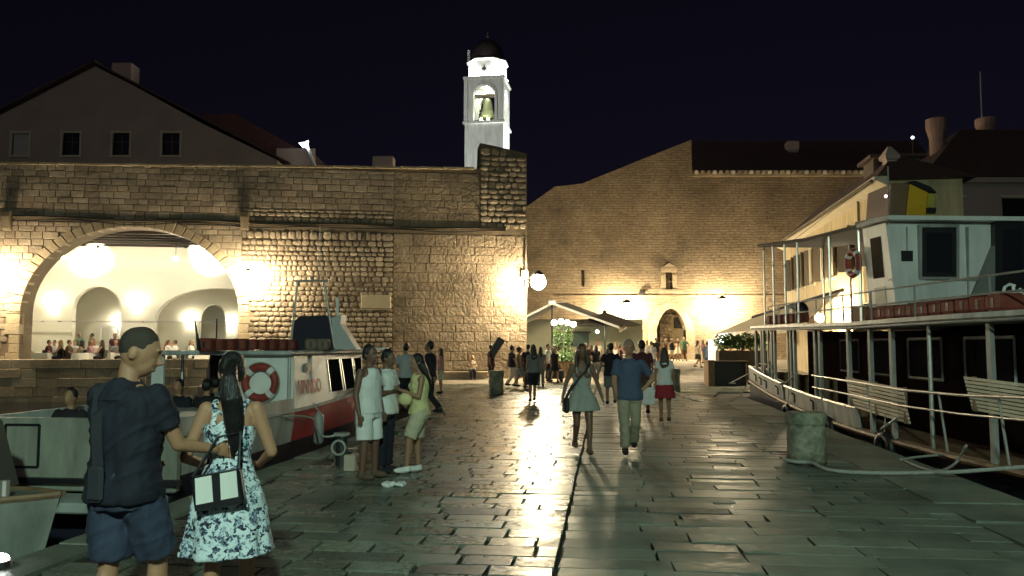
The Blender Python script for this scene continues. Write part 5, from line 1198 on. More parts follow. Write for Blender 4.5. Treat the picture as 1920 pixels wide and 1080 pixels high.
def person(key, label, loc, yaw, H, sex='m', P={}, top='tee', bottom='trousers', hair='short', vox=.016, tc='white', bc='black', hc='black', skin=SKIN, sc_c='black', group=None, seed=0, mats={}):
    pm = person_meshes(key, sex, P, top, bottom, hair, vox, seed); k = H/1.755
    t = thing('person', label, 'person', loc, group); t.rotation_euler = (0, 0, yaw); t.scale = (k, k, k)
    for nme, me in pm.items():
        base = nme.rstrip('LR01')
        o = bpy.data.objects.new(base, me); col.objects.link(o); o.parent = t
        if not me.materials: me.materials.append(SKIN)
        m = {'body': skin, 'hair': HAIR[hc], 'eye': m_black, 'mouth': M('lip', (.25, .08, .07), .5), 'shoe': cloth(sc_c, COLS[sc_c]), 'trousers': cloth(bc, COLS[bc]), 'shorts': cloth(bc, COLS[bc]), 'skirt': cloth(bc, COLS[bc])}.get(base) or cloth(tc, COLS[tc])
        m = mats.get(base, m); o.material_slots[0].link = 'OBJECT'; o.material_slots[0].material = m
    return t
def gp(px, py):
    p = G(px, py, 0)
    if p.y > 36 or p.y < 0:
        lo, hi = 36.0, 59.0
        for _ in range(40):
            m_ = (lo+hi)/2; q = W(px, py, m_)
            if q.z > gz(m_): lo = m_
            else: hi = m_
        p = W(px, py, lo); p.z = gz(lo)
    return p
BACK = math.pi   # facing away from the camera

# ---- the couple in the foreground
floral, t_, bs_, N_, L_ = nodes_for('floral print')
g_ = N_('ShaderNodeNewGeometry'); wn_ = N_('ShaderNodeTexNoise'); wn_.inputs['Scale'].default_value = 14; wn_.inputs['Detail'].default_value = 3; L_(g_.outputs['Position'], wn_.inputs['Vector'])
ma = N_('ShaderNodeVectorMath'); ma.operation = 'MULTIPLY_ADD'; L_(wn_.outputs['Color'], ma.inputs[0]); ma.inputs[1].default_value = (.16, .16, .16); L_(g_.outputs['Position'], ma.inputs[2])
vo = N_('ShaderNodeTexVoronoi'); vo.inputs['Scale'].default_value = 40; L_(ma.outputs[0], vo.inputs['Vector'])
vo2 = N_('ShaderNodeTexNoise'); vo2.inputs['Scale'].default_value = 75; vo2.inputs['Detail'].default_value = 4; L_(g_.outputs['Position'], vo2.inputs['Vector'])
sx_ = N_('ShaderNodeSeparateColor'); L_(vo.outputs['Color'], sx_.inputs[0]); ad_ = N_('ShaderNodeMath'); ad_.operation = 'MULTIPLY_ADD'; L_(vo2.outputs['Fac'], ad_.inputs[0]); ad_.inputs[1].default_value = 1.1; L_(sx_.outputs[0], ad_.inputs[2])
cr_ = N_('ShaderNodeValToRGB'); E_ = cr_.color_ramp.elements; E_[0].position = .44; E_[0].color = (.012, .015, .03, 1); E_[1].position = .86; E_[1].color = (.62, .70, .74, 1)
for ps, c in ((.56, (.05, .07, .12, 1)), (.66, (.22, .30, .40, 1)), (.74, (.48, .56, .62, 1))): q = E_.new(ps); q.color = c
mp_ = N_('ShaderNodeMath'); mp_.operation = 'MULTIPLY'; mp_.inputs[1].default_value = .72; L_(ad_.outputs[0], mp_.inputs[0]); L_(mp_.outputs[0], cr_.inputs['Fac'])
L_(cr_.outputs[0], bs_.inputs['Base Color']); bs_.inputs['Roughness'].default_value = .85
HS = {'turn': R(-38), 'nod': R(14)}
MX, MYY = -2.18, 4.55
m1 = person('fg_man', 'cropped-haired man in dark t-shirt and denim shorts seen from behind, nearest the camera', (MX, MYY, 0), BACK-R(16), 1.80, 'm',
    {'hs': 1.12, 'turn': R(-58), 'nod': R(16), 'armL': 'down', 'armR': ((-.26, -.06, 1.14), (-.16, -.33, 1.10)), 'armL': ((.22, -.10, 1.15), (.13, -.26, 1.03)), 'armR': ((-.245, -.12, 1.13), (-.33, -.33, 1.08)), 'thumbR': Vector((0, 0, 1)), 'legL': 'stand', 'legR': 'fwd', 'curl': .4}, 'tee', 'shorts', 'buzz', .0085, 'navy', 'denim', 'crop', SKIN, 'black', seed=2)
w1 = person('fg_woman', 'dark-haired woman with long ponytail in white and blue floral dress seen from behind', (-1.73, 4.95, 0), BACK+R(8), 1.665, 'f',
    {'turn': R(12), 'nod': R(14), 'armR': ((-.255, -.03, 1.12), (-.15, -.25, 1.02)), 'armL': ((.27, .03, 1.10), (.16, -.2, 1.0)), 'cross': True, 'hem': .50, 'flare': .10, 'legL': 'stand', 'legR': 'fwd', 'curl': .8}, 'dress', None, 'pony', .0085, 'white', 'white', 'black', SKIN, 'brown', seed=5, mats={'dress': floral})
b = MB(); b.loft([tring(z, x, y, .006, 0, 24) for z, x, y in ((1.235, .145, .108), (1.285, .148, .112))]); b.v = [p*(1.665/1.755) for p in b.v]; o = b.build('bra_band', M('mint band', (.25, .62, .5), .8), w1, local=True, smooth=True)
b = MB(); b.tube([(-.02, .118, 1.23), (.03, .122, 1.31)], .008, 6); b.v = [p*.95 for p in b.v]; b.build('zip_tab', m_white, w1, local=True)
# loose strands over the ponytail and crown
rs_ = random.Random(11); b = MB(); kk = 1.665/1.755
for i in range(90):
    a = rs_.uniform(0, 2*math.pi); f = rs_.uniform(.75, 1.12); x0 = rs_.uniform(-.01, .01); L_e = rs_.uniform(.75, 1.0); pts = []
    for j, (c, r) in enumerate(((Vector((-.002, .105, 1.655)), .028), (Vector((-.015, .165, 1.60)), .05), (Vector((-.035, .175, 1.48)), .06), (Vector((-.05, .15, 1.34)), .053), (Vector((-.05, .135, 1.22)), .037), (Vector((-.04, .13, 1.10)), .02))):
        if j/5 > L_e+.01: break
        pts.append((c+Vector((math.cos(a)*r*f, math.sin(a)*r*f*.9, 0))+Vector((rs_.gauss(0, .003), rs_.gauss(0, .003), 0)))*1.0)
    b.tube(pts, [.0025]*(len(pts)-1)+[.001], 5)
b.build('hair_strands', HAIR['black'], w1, local=True, smooth=True)
# man's shoulder strap and small bag
mb = thing('sling_bag', 'dark sling bag strap across the near man\'s back', 'bag', (MX, MYY-.2, 1.1)); b = MB()
Rm = Matrix.Rotation(BACK-R(16), 3, 'Z'); mp = lambda x, y, z: Vector((MX, MYY, 0))+Rm@Vector((x*1.026, y*1.026, z*1.026))
pts = [mp(.09, .0, 1.485), mp(.085, .105, 1.445), mp(.06, .150, 1.32), mp(.04, .165, 1.18), mp(.025, .165, 1.05), mp(.02, .172, .94)]
for i in range(len(pts)-1):
    q, r_ = pts[i], pts[i+1]; u_ = Rm@Vector((.035, 0, 0)); n_ = Rm@Vector((0, .008, 0)); b.hexa([q-u_, q+u_, r_+u_, r_-u_], [q-u_+n_, q+u_+n_, r_+u_+n_, r_-u_+n_])
b.build('strap', cloth('slate', (.022, .025, .032)), mb)
b = MB(); b.box(mp(.02, .185, .95), (.1, .035, .2), BACK-R(16)); b.build('pouch', cloth('slate', (.022, .025, .032)), mb, bevel=.02)
# her striped handbag
hbp = W(410, 918, 4.72); hbg = thing('handbag', 'black flap handbag with two white panels at the floral woman\'s hip', 'bag', hbp)
Rb = Matrix.Rotation(R(8), 3, 'Z')@Matrix.Rotation(R(-10), 3, 'Y'); b = MB(); b.box(hbp, (.28, .09, .20), M=Rb); b.build('body', M('black leather', (.012, .012, .014), .35), hbg, bevel=.015)
for x in (-.072, .068):
    b = MB(); b.hexa([hbp+Rb@Vector((x+dx, -.052, dz)) for dx, dz in ((-.052, -.055), (.044, -.055), (.056, .095), (-.036, .095))], [hbp+Rb@Vector((x+dx, -.046, dz)) for dx, dz in ((-.052, -.055), (.044, -.055), (.056, .095), (-.036, .095))]); b.build('white_panel', m_white, hbg)
b = MB(); b.tube([hbp+Rb@Vector((-.13, 0, .1)), hbp+Vector((-.02, .02, .3)), hbp+Vector((.1, .05, .33)), hbp+Rb@Vector((.13, 0, .1))], .01, 6); b.build('strap', m_black, hbg)

# ---- group at the boat
p = gp(690, 898); person('tank', 'man in white tank top and white shorts standing by the excursion boat', p, R(62), 1.72, 'm', {'legL': 'wide', 'legR': 'stand', 'armL': 'down', 'armR': 'down', 'face': True}, 'tank', 'shorts', 'short', .011, 'white', 'white', 'black', SKIN3, 'brown')
q0 = p
p = gp(722, 886); person('crossed', 'man in white t-shirt and dark trousers with crossed arms', p, R(70), 1.66, 'm', {'armL': 'cross', 'armR': 'cross', 'nod': R(10)}, 'tee', 'trousers', 'short', .011, 'white', 'navy', 'black', SKIN3)
p = gp(785, 886); person('yellow', 'woman in yellow top and pale shorts holding a bright yellow bag', p, R(-70), 1.60, 'f', {'armL': 'phone', 'armR': 'phone', 'legL': 'fwd', 'nod': R(12)}, 'tank', 'shorts', 'mane', .011, 'yellow', 'lemon', 'black', SKIN2, 'white')
yb = p+Vector((-.17, -.16, 1.0)); t = thing('yellow_bag', 'small bright yellow bag at the waist of the yellow-top woman', 'bag', yb); b = MB(); b.ell(yb, (.1, .06, .085)); b.build('pouch', cloth('yellow', COLS['yellow']), t, smooth=True)
b = MB(); b.tube([yb+Vector((-.05, 0, .06)), yb+Vector((.0, .02, .1)), yb+Vector((.06, .02, .06))], .012, 6); b.build('handle', cloth('yellow', COLS['yellow']), t)
V = .018
p = gp(760, 768); person('A', 'man in pale shirt and dark trousers standing by the boat bow', p, BACK+R(20), 1.78, 'm', {'armL': 'phone', 'armR': 'phone'}, 'shirt', 'trousers', 'short', V, 'grey', 'black', 'black', SKIN2, mats={'shirt': cloth('pale grey', (.42, .46, .46))})
p = gp(805, 780); person('B', 'man all in dark clothes behind the yellow-top woman', p, R(-100), 1.82, 'm', {'legL': 'fwd', 'legR': 'back', 'armL': 'swingb', 'armR': 'swingf'}, 'longshirt', 'trousers', 'short', V, 'black', 'black', 'black', SKIN2)
p = gp(826, 738); person('C', 'woman in pale patterned top beside the wall bench', p, R(-90), 1.62, 'f', {}, 'blouse', 'shorts', 'long', V, 'pink', 'cream', 'brown', SKIN)
# ---- walkers on the quay
p = gp(1092, 851); wl = person('walkw', 'woman in pale sleeveless dress with long dark hair walking towards the camera', p, R(4), 1.73, 'f', {'legL': 'fwd', 'legR': 'back', 'armL': 'out', 'armR': 'out', 'face': True, 'hem': .70, 'flare': .10}, 'dress', None, 'long', .011, 'mint', 'white', 'brown', SKIN3, 'brown', seed=1)
hb_ = p+Vector((-.27, -.12, .78)); t = thing('shoulder_bag', 'black shoulder bag worn across the pale-dress woman', 'bag', hb_); b = MB(); b.box(hb_, (.08, .2, .24), R(10)); b.build('pouch', m_black, t, bevel=.025)
b = MB(); b.tube([hb_+Vector((.0, -.03, .1)), p+Vector((-.2, -.17, 1.0)), p+Vector((-.07, -.185, 1.2)), p+Vector((.05, -.17, 1.32)), p+Vector((.115, -.06, 1.43)), p+Vector((.12, .03, 1.44)), p+Vector((.0, .13, 1.3)), p+Vector((-.2, .1, 1.0)), hb_+Vector((0, .05, .1))], .016, 6); b.build('strap', m_black, t)
p = gp(1181, 851); person('walkm', 'grey-haired man in blue shirt and khaki trousers walking towards the camera', p, R(-4), 1.80, 'm', {'legL': 'back', 'legR': 'fwd', 'armL': 'hip', 'armR': 'swingf', 'face': True}, 'shirt', 'trousers', 'short', .011, 'blue', 'khaki', 'grey', SKIN, 'black', seed=4)
p = gp(1247, 794); person('redskirt', 'woman in white top and dark red skirt walking away', p, BACK-R(10), 1.66, 'f', {'legL': 'fwd', 'legR': 'back', 'armL': 'swingb', 'armR': 'down'}, 'blouse', 'skirt', 'mane', .014, 'white', 'red', 'brown', SKIN2, 'brown')
t = thing('tote_bag', 'white tote bag beside the red-skirt woman', 'bag', p+Vector((-.34, .02, .5))); b = MB(); c = p+Vector((-.34, .02, .62)); b.hexa([c+Vector((-.16, -.05, -.22)), c+Vector((.12, -.05, -.2)), c+Vector((.12, .05, -.2)), c+Vector((-.16, .05, -.22))], [c+Vector((-.13, -.02, .16)), c+Vector((.16, -.02, .2)), c+Vector((.16, .02, .2)), c+Vector((-.13, .02, .16))]); b.build('sack', cloth('white', COLS['white']), t, bevel=.02)
b = MB(); b.tube([c+Vector((-.08, 0, .16)), c+Vector((.05, 0, .32)), c+Vector((.12, 0, .2))], .01, 6); b.build('handle', cloth('white', COLS['white']), t)
p = gp(1146, 760); person('darktee', 'man in black t-shirt and dark shorts walking away beyond the couple', p, BACK, 1.78, 'm', {'legL': 'fwd', 'legR': 'back', 'armL': 'out', 'armR': 'out'}, 'tee', 'shorts', 'short', .014, 'black', 'grey', 'black', SKIN2)
p = gp(1205, 778); person('maroon', 'man in maroon t-shirt walking just behind the blue-shirt man', p, BACK-R(20), 1.84, 'm', {'legL': 'back', 'legR': 'fwd', 'armL': 'out', 'armR': 'phone'}, 'tee', 'shorts', 'short', .014, 'maroon', 'brown', 'black', SKIN2)
p = gp(1000, 753); person('D', 'person in grey top and dark shorts standing in the bright reflection', p, BACK+R(12), 1.74, 'f', {'legL': 'stand', 'legR': 'fwd'}, 'blouse', 'shorts', 'mane', V, 'grey', 'black', 'black', SKIN2)
# ---- far people (shared figures)
KIND = {'ms': ('m', {}, 'tee', 'trousers', 'short'), 'mw': ('m', {'legL': 'fwd', 'legR': 'back', 'armL': 'swingb', 'armR': 'swingf'}, 'tee', 'trousers', 'short'), 'mh': ('m', {'armL': 'hip', 'legL': 'wide'}, 'shirt', 'shorts', 'short'),
        'fd': ('f', {}, 'dress', None, 'long'), 'fs': ('f', {'legL': 'fwd', 'legR': 'back'}, 'blouse', 'skirt', 'mane'), 'ft': ('f', {'armL': 'hip'}, 'blouse', 'trousers', 'mane'), 'fm': ('f', {'legL': 'back', 'legR': 'fwd'}, 'tank', 'shorts', 'bun'),
        'sm': ('m', {'legL': 'sit', 'legR': 'sit', 'armL': 'table', 'armR': 'table'}, 'shirt', 'trousers', 'short'), 'sf': ('f', {'legL': 'sit', 'legR': 'sit', 'armL': 'table', 'armR': 'table'}, 'tank', 'trousers', 'long')}
def far(kind, label, loc, yaw, H, tc, bc='black', hc='black', skin=SKIN2, group=None):
    sex, P, tp_, bt, hr_ = KIND[kind]; return person('far_'+kind, label, loc, yaw, H, sex, P, tp_, bt, hr_, .024, tc, bc, hc, skin, 'black', group)
far('ms', 'man carrying a dark case on his shoulder by the harbour wall', gp(921, 724), R(80), 1.75, 'maroon', 'black')
p = gp(921, 724); t = thing('carried_case', 'long dark case tilted on the shoulder of the man by the wall', 'case', p+Vector((.2, 0, 1.5))); b = MB(); b.box(p+Vector((.2, -.05, 1.62)), (.34, .3, .95), M=Matrix.Rotation(R(32), 3, 'Y')); b.build('shell', M('case', (.05, .03, .025), .5), t, bevel=.03)
b = MB(); b.tube([p+Vector((.08, -.22, 1.55)), p+Vector((.16, -.24, 1.66)), p+Vector((.26, -.22, 1.78))], .018, 6); b.build('handle', m_black, t)
FG = 'people on the far quay'
for k, lab, px, py, yw, H, tc, bc, hc in (
    ('mw', 'walker in dark top and pale trousers right of the left bollard', 960, 726, 95, 1.72, 'black', 'cream', 'black'),
    ('fm', 'woman in brown top striding just behind the pale-trousers walker', 974, 728, 110, 1.66, 'brown', 'grey', 'brown'),
    ('ms', 'man in black standing below the corner lantern', 990, 727, 200, 1.76, 'black', 'black', 'black'),
    ('ft', 'woman in grey left of the push trolley', 1014, 724, 170, 1.66, 'grey', 'grey', 'black'),
    ('ms', 'waiter in white shirt near the planter box', 1028, 715, 60, 1.75, 'white', 'black', 'black'),
    ('fm', 'person in white top leaning at the planter box', 1042, 712, 120, 1.66, 'white', 'black', 'black'),
    ('fs', 'woman in dark top right of the planter', 1040, 718, 20, 1.6, 'black', 'black', 'black'),
    ('ms', 'man in pale shirt standing under the dark parasol', 1121, 696, 0, 1.74, 'cream', 'grey', 'black'),
    ('mh', 'man in dark shirt and shorts behind the pale-dress woman', 1100, 712, 30, 1.78, 'brown', 'black', 'black'),
    ('ft', 'woman in dark clothes left of the dark-tee man', 1118, 712, 180, 1.66, 'black', 'grey', 'black'),
    ('fd', 'woman in white dress near the tables', 1155, 697, 160, 1.66, 'white', 'white', 'blond'),
    ('mw', 'man in dark grey walking beyond the maroon-shirt man', 1222, 704, 175, 1.78, 'grey', 'black', 'black'),
    ('fm', 'woman with light top beyond the red-skirt woman', 1214, 690, 150, 1.68, 'cream', 'brown', 'blond'),
    ('ms', 'man in black before the left side of the gateway', 1231, 683, 5, 1.75, 'black', 'brown', 'brown'),
    ('fs', 'woman in brown before the gateway pillar', 1249, 677, 20, 1.64, 'brown', 'cream', 'brown'),
    ('fm', 'woman in dark top before the gateway pillar', 1260, 678, -20, 1.66, 'black', 'cream', 'black'),
    ('fd', 'woman in pale dress right of the gateway pillar', 1271, 676, 0, 1.62, 'cream', 'cream', 'brown'),
    ('mh', 'man in olive shirt, rightmost of the gateway group', 1283, 677, -10, 1.76, 'green', 'brown', 'brown'),
    ('fs', 'woman with long hair walking right of the gateway group', 1309, 690, 90, 1.68, 'cream', 'black', 'black'),
    ('ft', 'pale figure behind the long-haired walker', 1319, 681, 40, 1.62, 'pink', 'cream', 'blond'),
    ('ms', 'man in blue-grey shirt beside the right awning', 1327, 700, 150, 1.72, 'blue', 'denim', 'black')):
    far(k, lab, gp(px, py), R(yw), H, tc, bc, hc, rnd.choice((SKIN, SKIN2)), FG)
def seat_on(kind, label, p, yaw, seat_z, tc, group, hc='black', H=1.72):
    o = far(kind, label, (p[0], p[1], p[2]+seat_z-.83*H/1.755), yaw, H, tc, 'black', hc, SKIN, group); return o
seat_on('sf', 'pale figure sitting on the stone bench at the harbour wall', LP(886, 706, .55)*1.0-Vector((0, 0, LP(886, 706, .55).z)), LW.ang, .46, 'cream', None, 'blond', 1.5)
def chair(p, yaw, label, group, m=m_wood):
    t = thing('chair', label, 'chair', p, group); t.rotation_euler = (0, 0, yaw)
    for nme, c, d in (('seat', (0, 0, .44), (.42, .42, .04)), ('backrest', (0, .2, .72), (.4, .04, .34))): MB().box(c, d).build(nme, m, t, local=True)
    for x in (-.18, .18):
        for y in (-.18, .18): MB().box((x, y, .21 if y < 0 else .44), (.035, .035, .42 if y < 0 else .88)).build('leg', m, t, local=True)
def table(p, label, group, w=.85):
    t = thing('dining_table', label, 'table', p, group); b = MB(); p = Vector(p)
    b.hexa([p+Vector((x*w*.54, y*w*.54, .42)) for x, y in ((-1, -1), (1, -1), (1, 1), (-1, 1))], [p+Vector((x*w/2, y*w/2, .75)) for x, y in ((-1, -1), (1, -1), (1, 1), (-1, 1))]); b.build('cloth', m_linen, t)
    b = MB(); b.tube([p, p+Vector((0, 0, .45))], .04, 8); b.build('pedestal', m_dark, t); b = MB(); b.box(p+Vector((0, 0, .015)), (.5, .5, .03)); b.build('base', m_dark, t)
    return t
# ---- diners in the restaurant
ORD = ['first', 'second', 'third', 'fourth', 'fifth', 'sixth', 'seventh', 'eighth']
tcol = ['white', 'black', 'white', 'maroon', 'cream', 'white', 'brown', 'navy', 'white', 'pink', 'white', 'grey']
k = 0
for i, px in enumerate((82, 122, 160, 200, 298, 345, 388)):
    s, _ = LW.hit(px, 660, -2.6 if i % 2 else -2.0); n_ = -2.6 if i % 2 else -2.0; p = LW.pt(s, n_, FLOORZ)
    table(p, 'white-clothed table, %s from the left behind the arch' % ORD[i], 'restaurant tables')
    for j, (ds, dn, yw) in enumerate(((-.75, 0, 90), (.75, 0, -90), (.15, -.8, 0))):
        if i == 4 and j == 0: continue
        q = LW.pt(s+ds, n_+dn, FLOORZ); yaw = LW.ang+R(yw); c_ = tcol[k % 12]; kd = 'sf' if k % 3 == 1 else 'sm'; k += 1
        where = ('left side', 'right side', 'far side')[j]
        chair(q, yaw, 'dark dining chair on the %s of the %s restaurant table' % (where, ORD[i]), 'restaurant chairs')
        seat_on(kd, 'diner in %s on the %s of the %s restaurant table from the left' % (c_, where, ORD[i]), q, yaw, .46, c_, 'restaurant diners', rnd.choice(('black', 'brown', 'blond')))
for px, tc, lab in ((149, 'green', 'waiter standing left of the small arched recess'), (172, 'brown', 'waiter standing in the small arched recess'), (215, 'maroon', 'waiter standing at the restaurant door')):
    s, _ = LW.hit(px, 640, -5.2); far('ms', lab, LW.pt(s, -5.2, FLOORZ), rnd.uniform(-1, 1), 1.75, tc, 'black', 'black', SKIN2, 'restaurant waiters')
# ---- passengers in the excursion boat
for i, (s, t, kd, c_, hc) in enumerate(((.95, 2.1, 'sm', 'black', 'black'), (.95, 1.6, 'sf', 'brown', 'brown'), (3.7, 2.1, 'sm', 'navy', 'black'), (3.7, 1.6, 'sm', 'black', 'black'), (3.7, .9, 'sf', 'maroon', 'black'), (4.6, 1.9, 'sm', 'grey', 'black'), (4.6, 1.3, 'sm', 'brown', 'brown'))):
    seat_on(kd, 'boat passenger in %s, seated %s' % (c_, ('leftmost on the open aft deck', 'second on the open aft deck', 'leftmost under the roof edge', 'in the middle under the roof edge', 'nearest the life ring', 'left in the back row under the roof', 'right in the back row under the roof')[i]), lb(s, t, 0), R(-6)+BACK*(i % 2), .26, c_, 'passengers in the excursion boat', hc, 1.68)
# ================================================================ quay furniture
m_boll = STONE('bollard stone', [(.24, .25, .18), (.27, .27, .2)], bump=.9, bscale=14, stain=3.5, dark=.45)
def bollard(px, py, r, h, label):
    p = gp(px, py); t = thing('stone_bollard', label, 'bollard', p, 'stone bollards'); rg = lambda k, z: [p+Vector((r*k*math.cos(a), r*k*math.sin(a), z)) for a in [2*math.pi*i/24 for i in range(24)]]
    b = MB(); b.loft([rg(.97, 0), rg(.96, h*.3), rg(.95, h*.76)]); b.build('shaft', m_boll, t, smooth=True)
    b = MB(); b.loft([rg(.99, h*.765), rg(1.03, h*.8), rg(1.03, h*.94), rg(.97, h)]); b.build('cap', m_boll, t)
    return p
bp_ = bollard(1513, 868, .285, .74, 'large stone bollard with a mooring rope at the right quay edge')
bollard(931, 740, .26, .85, 'stone bollard left of the walkers near the harbour wall')
bollard(1263, 735, .26, .85, 'stone bollard just right of the red-skirt woman')
def rope(pts, label, r=.022):
    b = MB(); P_ = [Vector(p) for p in pts]; out = []
    for i in range(len(P_)-1):
        a, c = P_[i], P_[i+1]; p_ = P_[max(0, i-1)]; n_ = P_[min(len(P_)-1, i+2)]
        for j in range(6):
            f = j/6; out.append(.5*((2*a)+(c-p_)*f+(2*p_-5*a+4*c-n_)*f*f+(3*a-p_-3*c+n_)*f**3))
    b.tube(out+[P_[-1]], r, 6); return tag(b.build('mooring_rope', m_rope, None, smooth=True), label, 'rope', 'mooring ropes')
rr = .33; ar = [bp_+Vector((rr*math.cos(R(a)), rr*math.sin(R(a)), .05)) for a in (60, 120, 180, 225, 260)]
rope(ar+[G(1560, 882, .03), G(1650, 887, .03), G(1745, 886, .04), Vector((5.75, 10.4, .1)), Vector((7.2, 9.6, .35)), Vector((8.2, 8.6, .5))], 'thick rope round the large bollard leading to the ship', .028)
rope([G(1688, 862, .03), G(1720, 857, .03), G(1772, 852, .04)], 'short rope end lying on the right quay edge', .02)
rope([G(1690, 861, .02), G(1725, 876, .03), G(1760, 884, .03), G(1792, 868, .02), W(1812, 835, 11.3)], 'slack rope curving over the right quay edge', .02)
rope([gp(1250, 740)+Vector((0, 0, .3)), gp(1300, 752)+Vector((0, 0, .03)), gp(1375, 752)+Vector((0, 0, .03)), sp(.6, .2, .6)], 'thin rope along the ground to the ship bow', .02)
rope([gp(1365, 722)+Vector((0, 0, .04)), sp(.2, .1, .75)], 'taut rope from the ship bow to the quay corner', .018)
# mooring post with hanging loop beside the excursion boat
p = gp(640, 872); t = thing('mooring_post', 'short dark mooring post hung with a rope loop beside the excursion boat', 'post', p); b = MB(); b.tube([p, p+Vector((0, 0, .42)), p+Vector((0, 0, .46))], [.09, .08, .11], 12); b.build('post', m_dark, t)
b = MB(); b.ring(p+Vector((-.02, -.11, .26)), .1, .018, (0.15, 1, 0), 16, 6); b.ring(p+Vector((0, 0, .44)), .1, .025, (0, 0, 1), 16, 6); b.build('rope_loop', m_rope, t)
rope([lb(3.0, -.06, .62), lb(3.8, -.2, .52), p+Vector((-.3, 0, .42)), p+Vector((0, 0, .44))], 'rope from the excursion boat stern to the mooring post', .016)
b = MB(); p = gp(740, 912)
for i in range(7): b.ell(p+Vector((rnd.uniform(-.11, .11), rnd.uniform(-.05, .05), .025)), (rnd.uniform(.04, .07), .045, .03), 8, 5, Matrix.Rotation(rnd.uniform(-.5, .5), 3, 'Y'))
me = remesh(b, .01, 1, .014, 3); o = bpy.data.objects.new('crumpled_bag', me); col.objects.link(o); me.materials.append(cloth('white', COLS['white'])); tag(o, 'crumpled white bag lying on the paving by the group', 'bag')
p = gp(655, 884); b = MB(); b.box(p+Vector((0, .05, .11)), (.16, .12, .22)); tag(b.build('paper_bag', M('paper', (.45, .38, .3), .8), None, bevel=.01), 'small upright paper bag by the white-shorts man', 'bag')

# ================================================================ LEFT CAFE: pitched awning, parasol, globe lamp, planter
def leafcloud(b, c, r, n, size, rng):
    for _ in range(n):
        while True:
            q = Vector((rng.uniform(-1, 1), rng.uniform(-1, 1), rng.uniform(-1, 1)))
            if q.length < 1: break
        p = Vector(c)+Vector((q.x*r[0], q.y*r[1], q.z*r[2])); d = Vector((rng.gauss(0, 1), rng.gauss(0, 1), rng.gauss(.3, .8))).normalized(); s_ = d.orthogonal().normalized(); L_ = size*rng.uniform(.6, 1.3)
        b.add([p, p+d*L_*.5+s_*L_*.28, p+d*L_, p+d*L_*.5-s_*L_*.28], [(0, 1, 2, 3)])
AY = 47.5
aw_ = thing('cafe_awning', 'pitched pale cafe awning with white edge bars beyond the wall corner', 'awning', W(1035, 690, AY))
ap, er, el_ = W(1035, 569, AY), W(1161, 614, AY), W(930, 622, AY); dv = Vector((1.2, 5.5, .35))
for nme, q in (('right_cloth', er), ('left_cloth', el_)):
    b = MB(); b.hexa([ap, q, q+dv, ap+dv], [p+Vector((0, 0, .03)) for p in (ap, q, q+dv, ap+dv)]); b.build(nme, m_dcloth if q is er else M('awning grey', (.3, .28, .24), .8), aw_)
    b = MB(); b.tube([ap+Vector((0, -.05, .0)), q+Vector((0, -.05, .0))], .075, 8); b.build('edge_bar', m_white, aw_)
    b = MB(); b.hexa([q, q+dv, q+dv-Vector((0, 0, .3)), q-Vector((0, 0, .3))], [p+Vector((.02, 0, 0)) for p in (q, q+dv, q+dv-Vector((0, 0, .3)), q-Vector((0, 0, .3)))]); b.build('valance', m_cream, aw_)
b = MB(); b.tube([ap, ap+dv], .06, 6); b.build('ridge_pole', m_white, aw_); b = MB(); b.tube([ap, Vector((ap.x, ap.y, gz(AY)))], .05, 8); b.build('front_post', m_dark, aw_)
b = MB(); b.box(ap+Vector((0, -.05, .05)), (.4, .25, .2)); b.build('ridge_cap', m_white, aw_)
# cafe house beneath
kh = thing('cafe_house', 'low plastered cafe building under the pitched awning', 'building', W(1060, 690, 54)); p0, p1 = W(925, 600, 54), W(1205, 600, 54)
b = MB(); b.box(((p0.x+p1.x)/2, 55.2, 1.9), (p1.x-p0.x, 2.4, 3.2)); b.build('wall', M('cafe plaster', (.42, .40, .28), .85, var=.08), kh)
q0, q1 = W(1074, 650, 54), W(1104, 625, 54); b = MB(); b.box(((q0.x+q1.x)/2, 53.97, (q0.z+q1.z)/2), (q1.x-q0.x, .1, q1.z-q0.z)); b.build('hatch', m_green, kh)
b = MB(); b.box(((q0.x+q1.x)/2, 53.9, q1.z+.06), (q1.x-q0.x+.2, .2, .12)); b.build('hatch_lintel', m_wood, kh)
# parasol
PY = 50.5; c = W(1134, 587, PY); ez = W(1134, 611, PY).z; hwp = 61/FPX*PY
pr = thing('parasol', 'large dark square parasol beside the pitched awning', 'parasol', (c.x, PY, gz(PY)))
q = [Vector((c.x+x*hwp, PY+y*1.6, ez)) for x, y in ((-1, -1), (1, -1), (1, 1), (-1, 1))]
for i in range(4): b = MB(); b.hexa([q[i], q[(i+1) % 4], c+Vector((.05, 0, 0)), c-Vector((.05, 0, 0))], [p+Vector((0, 0, .04)) for p in (q[i], q[(i+1) % 4], c+Vector((.05, 0, 0)), c-Vector((.05, 0, 0)))]); b.build('canopy_panel', m_dcloth, pr)
b = MB(); b.tube([(c.x, PY, gz(PY)), (c.x, PY, c.z)], .05, 8); b.ell(c+Vector((0, 0, .08)), .12); b.build('pole', m_black, pr); b = MB(); b.box((c.x, PY, gz(PY)+.06), (.8, .8, .12)); b.build('base', m_dark, pr)
for i in range(4): b = MB(); b.tube([c, q[i]], .025, 5); b.build('rib', m_dark, pr)
